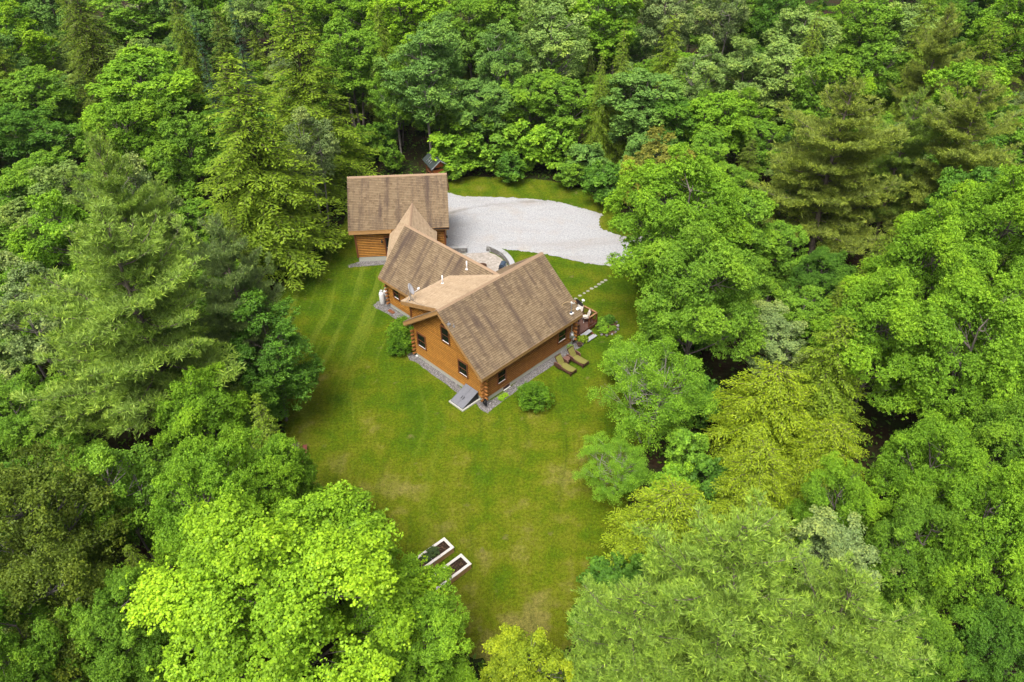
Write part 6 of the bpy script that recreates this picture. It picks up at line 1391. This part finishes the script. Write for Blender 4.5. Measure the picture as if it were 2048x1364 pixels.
for kind, x, y, R, h, c, s in FOREST_TREES:
    zn = zone(x, y); size = 'tall' if h > 11 else ('middling' if h > 6 else 'low')
    near = sorted(SINGLE, key=lambda q: (q[1]-x)**2+(q[2]-y)**2)[:4]
    for a_, b_ in ((0,1), (0,2), (1,2), (0,3), (1,3), (2,3), (0,1)):
        lab = '%s %s %s between the %s and %s' % (size, CN[c], KN[kind], short(near[a_][6]), short(near[b_][6]))
        if lab not in seen: break
    seen.add(lab)
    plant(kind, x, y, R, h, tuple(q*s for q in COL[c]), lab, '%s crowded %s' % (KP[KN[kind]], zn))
# shrubs and small plants by the house
w = hw(10.95, 2.25); plant('shrub', w.x, w.y, 1.08, 1.95, (.095,.230,.018), 'round leafy green shrub on the lawn in front of the long log wall')
w = hw(-1.75, .35); plant('shrub', w.x, w.y, 1.15, 2.5, (.125,.280,.022), 'tall green shrub at the inner corner between wing and gable')
w = hw(-1.35, -.75); plant('shrub', w.x, w.y, .85, 1.5, (.08,.20,.014), 'lower green shrub leaning on the gable corner below the tall shrub')
sm = [((8.5,10.75),.45,.55,'hem','feathery fern beside the grey deck steps'),((8.35,13.4),.5,.6,'mid','green perennial against the deck rail in the mulch bed'),((8.9,13.0),.45,.5,'bright','bright perennial close to the deck steps in the mulch bed'),
      ((9.25,13.75),.3,.4,'mid','small perennial among bark mulch by the edging stones'),((8.4,14.3),.45,.8,'deep','dark upright perennial at the far end of the mulch bed'),((7.9,13.75),.4,.6,'mid','leafy perennial behind the railing corner'),
      ((8.6,1.1),.28,.25,'lime','yellow green weed patch in the pebbles by the house corner'),((8.55,1.6),.25,.22,'lime','second yellow green weed patch in the pebbles under the window'),((8.45,9.1),.28,.6,'pale','flowering plant beside the electric meter')]
for (x, y), R, h, c, lab in sm:
    w = hw(x, y); plant('tuft', w.x, w.y, R, h, COL[c], lab, None, z=.02)
for p, R, h, lab, _ in PLANT_SPOTS: plant('tuft', p.x, p.y, R*1.2, h, (.07,.13,.045), lab, None, z=.36)

# ------------------------------------------------------------------ grass and ground cover
r = np.random.default_rng(3); lo, hi = lawn_poly.min(0), lawn_poly.max(0)
P = r.uniform(lo, hi, (260000, 2)); P = P[in_poly(P, lawn_poly)]; P = P[~in_poly(P, drive_poly)]
house_foot = [np.array(hw(*q)[:2]) for q in ((-.3,-.9),(9.0,-.9),(9.0,13.4),(.8,13.4),(.5,9.2),(-8.2,9.2),(-8.2,2.0),(-.3,2.0))]
gar_foot = [np.array(gwp(*q)[:2]) for q in ((-.1,-.8),(GL+.1,-.8),(GL+.1,GW),(-.1,GW))]
for fpoly in (house_foot, gar_foot, [np.array(p) for p in patio]): P = P[~in_poly(P, fpoly)]
dens = np.clip(1.5 - P[:, 1]/75, .25, 1); P = P[r.random(len(P)) < dens]; n = len(P)
a = r.uniform(0, 6.28, n); hgt = r.uniform(.03, .075, n); wd = r.uniform(.008, .022, n)*(1+P[:, 1]/60); lean = r.normal(0, .045, (n, 2))
dx_, dy_ = np.cos(a)*wd, np.sin(a)*wd
V = np.stack([np.stack([P[:, 0]-dx_, P[:, 1]-dy_, np.full(n, .012)], 1), np.stack([P[:, 0]+dx_, P[:, 1]+dy_, np.full(n, .012)], 1), np.stack([P[:, 0]+lean[:, 0], P[:, 1]+lean[:, 1], hgt], 1)], 1).reshape(-1, 3)
o = bpy.data.objects.new('grass', raw_mesh('grass', V, 3, MAT['blade'], {'tone': r.random(n)})); COLL.objects.link(o); o['kind'] = 'stuff'
# low growth on the forest floor, thicker along the clearing edge
P = np.stack([r.uniform(-75, 75, 90000), r.uniform(6, 125, 90000)], 1); P = P[~in_poly(P, lawn_poly)]
P = P[np.abs(P[:, 0]) < 16 + P[:, 1]*.78]
q = np.array(lawn_poly)[::6]; dmin = np.min(np.linalg.norm(P[:, None]-q[None], axis=2), 1)
P = P[(r.random(len(P)) < np.where(dmin < 2.5, 1.0, .45))]; n = len(P)
C = np.concatenate([P, r.uniform(.04, .5, (n, 1))**1.3], 1); C = np.repeat(C, 3, 0) + r.normal(0, .14, (n*3, 3)); C[:, 2] = np.maximum(C[:, 2], .03)
nr = np.array([0, 0, 1.0]) + r.normal(0, .4, (n*3, 3))
V = leaf_quads(C, nr, r.uniform(.14, .36, n*3), .6, r)
o = bpy.data.objects.new('undergrowth', raw_mesh('undergrowth', V, 4, MAT['leaf'], {'tone': r.random(n*3), 'tip': r.random(n*3)*.3})); COLL.objects.link(o); o['kind'] = 'stuff'; o.color = (.07, .16, .014, 1)
print('TRIS', sum(len(p.vertices)-2 for m in bpy.data.meshes for p in m.polygons), 'OBJ', len(bpy.data.objects))

HAZE = .00009
# ------------------------------------------------------------------ thin summer haze over the whole place
hm = bpy.data.materials.new('haze_air'); hm.use_nodes = True; hm.node_tree.nodes.clear()
ho = hm.node_tree.nodes.new('ShaderNodeOutputMaterial'); hv = hm.node_tree.nodes.new('ShaderNodeVolumePrincipled')
hv.inputs['Color'].default_value = (.86, .93, 1.0, 1); hv.inputs['Density'].default_value = HAZE; hv.inputs['Anisotropy'].default_value = .2
hm.node_tree.links.new(hv.outputs[0], ho.inputs['Volume'])
mk('haze', G().box(-1000, 1000, -400, 1400, -1.5, 39.0), hm, kind='stuff')
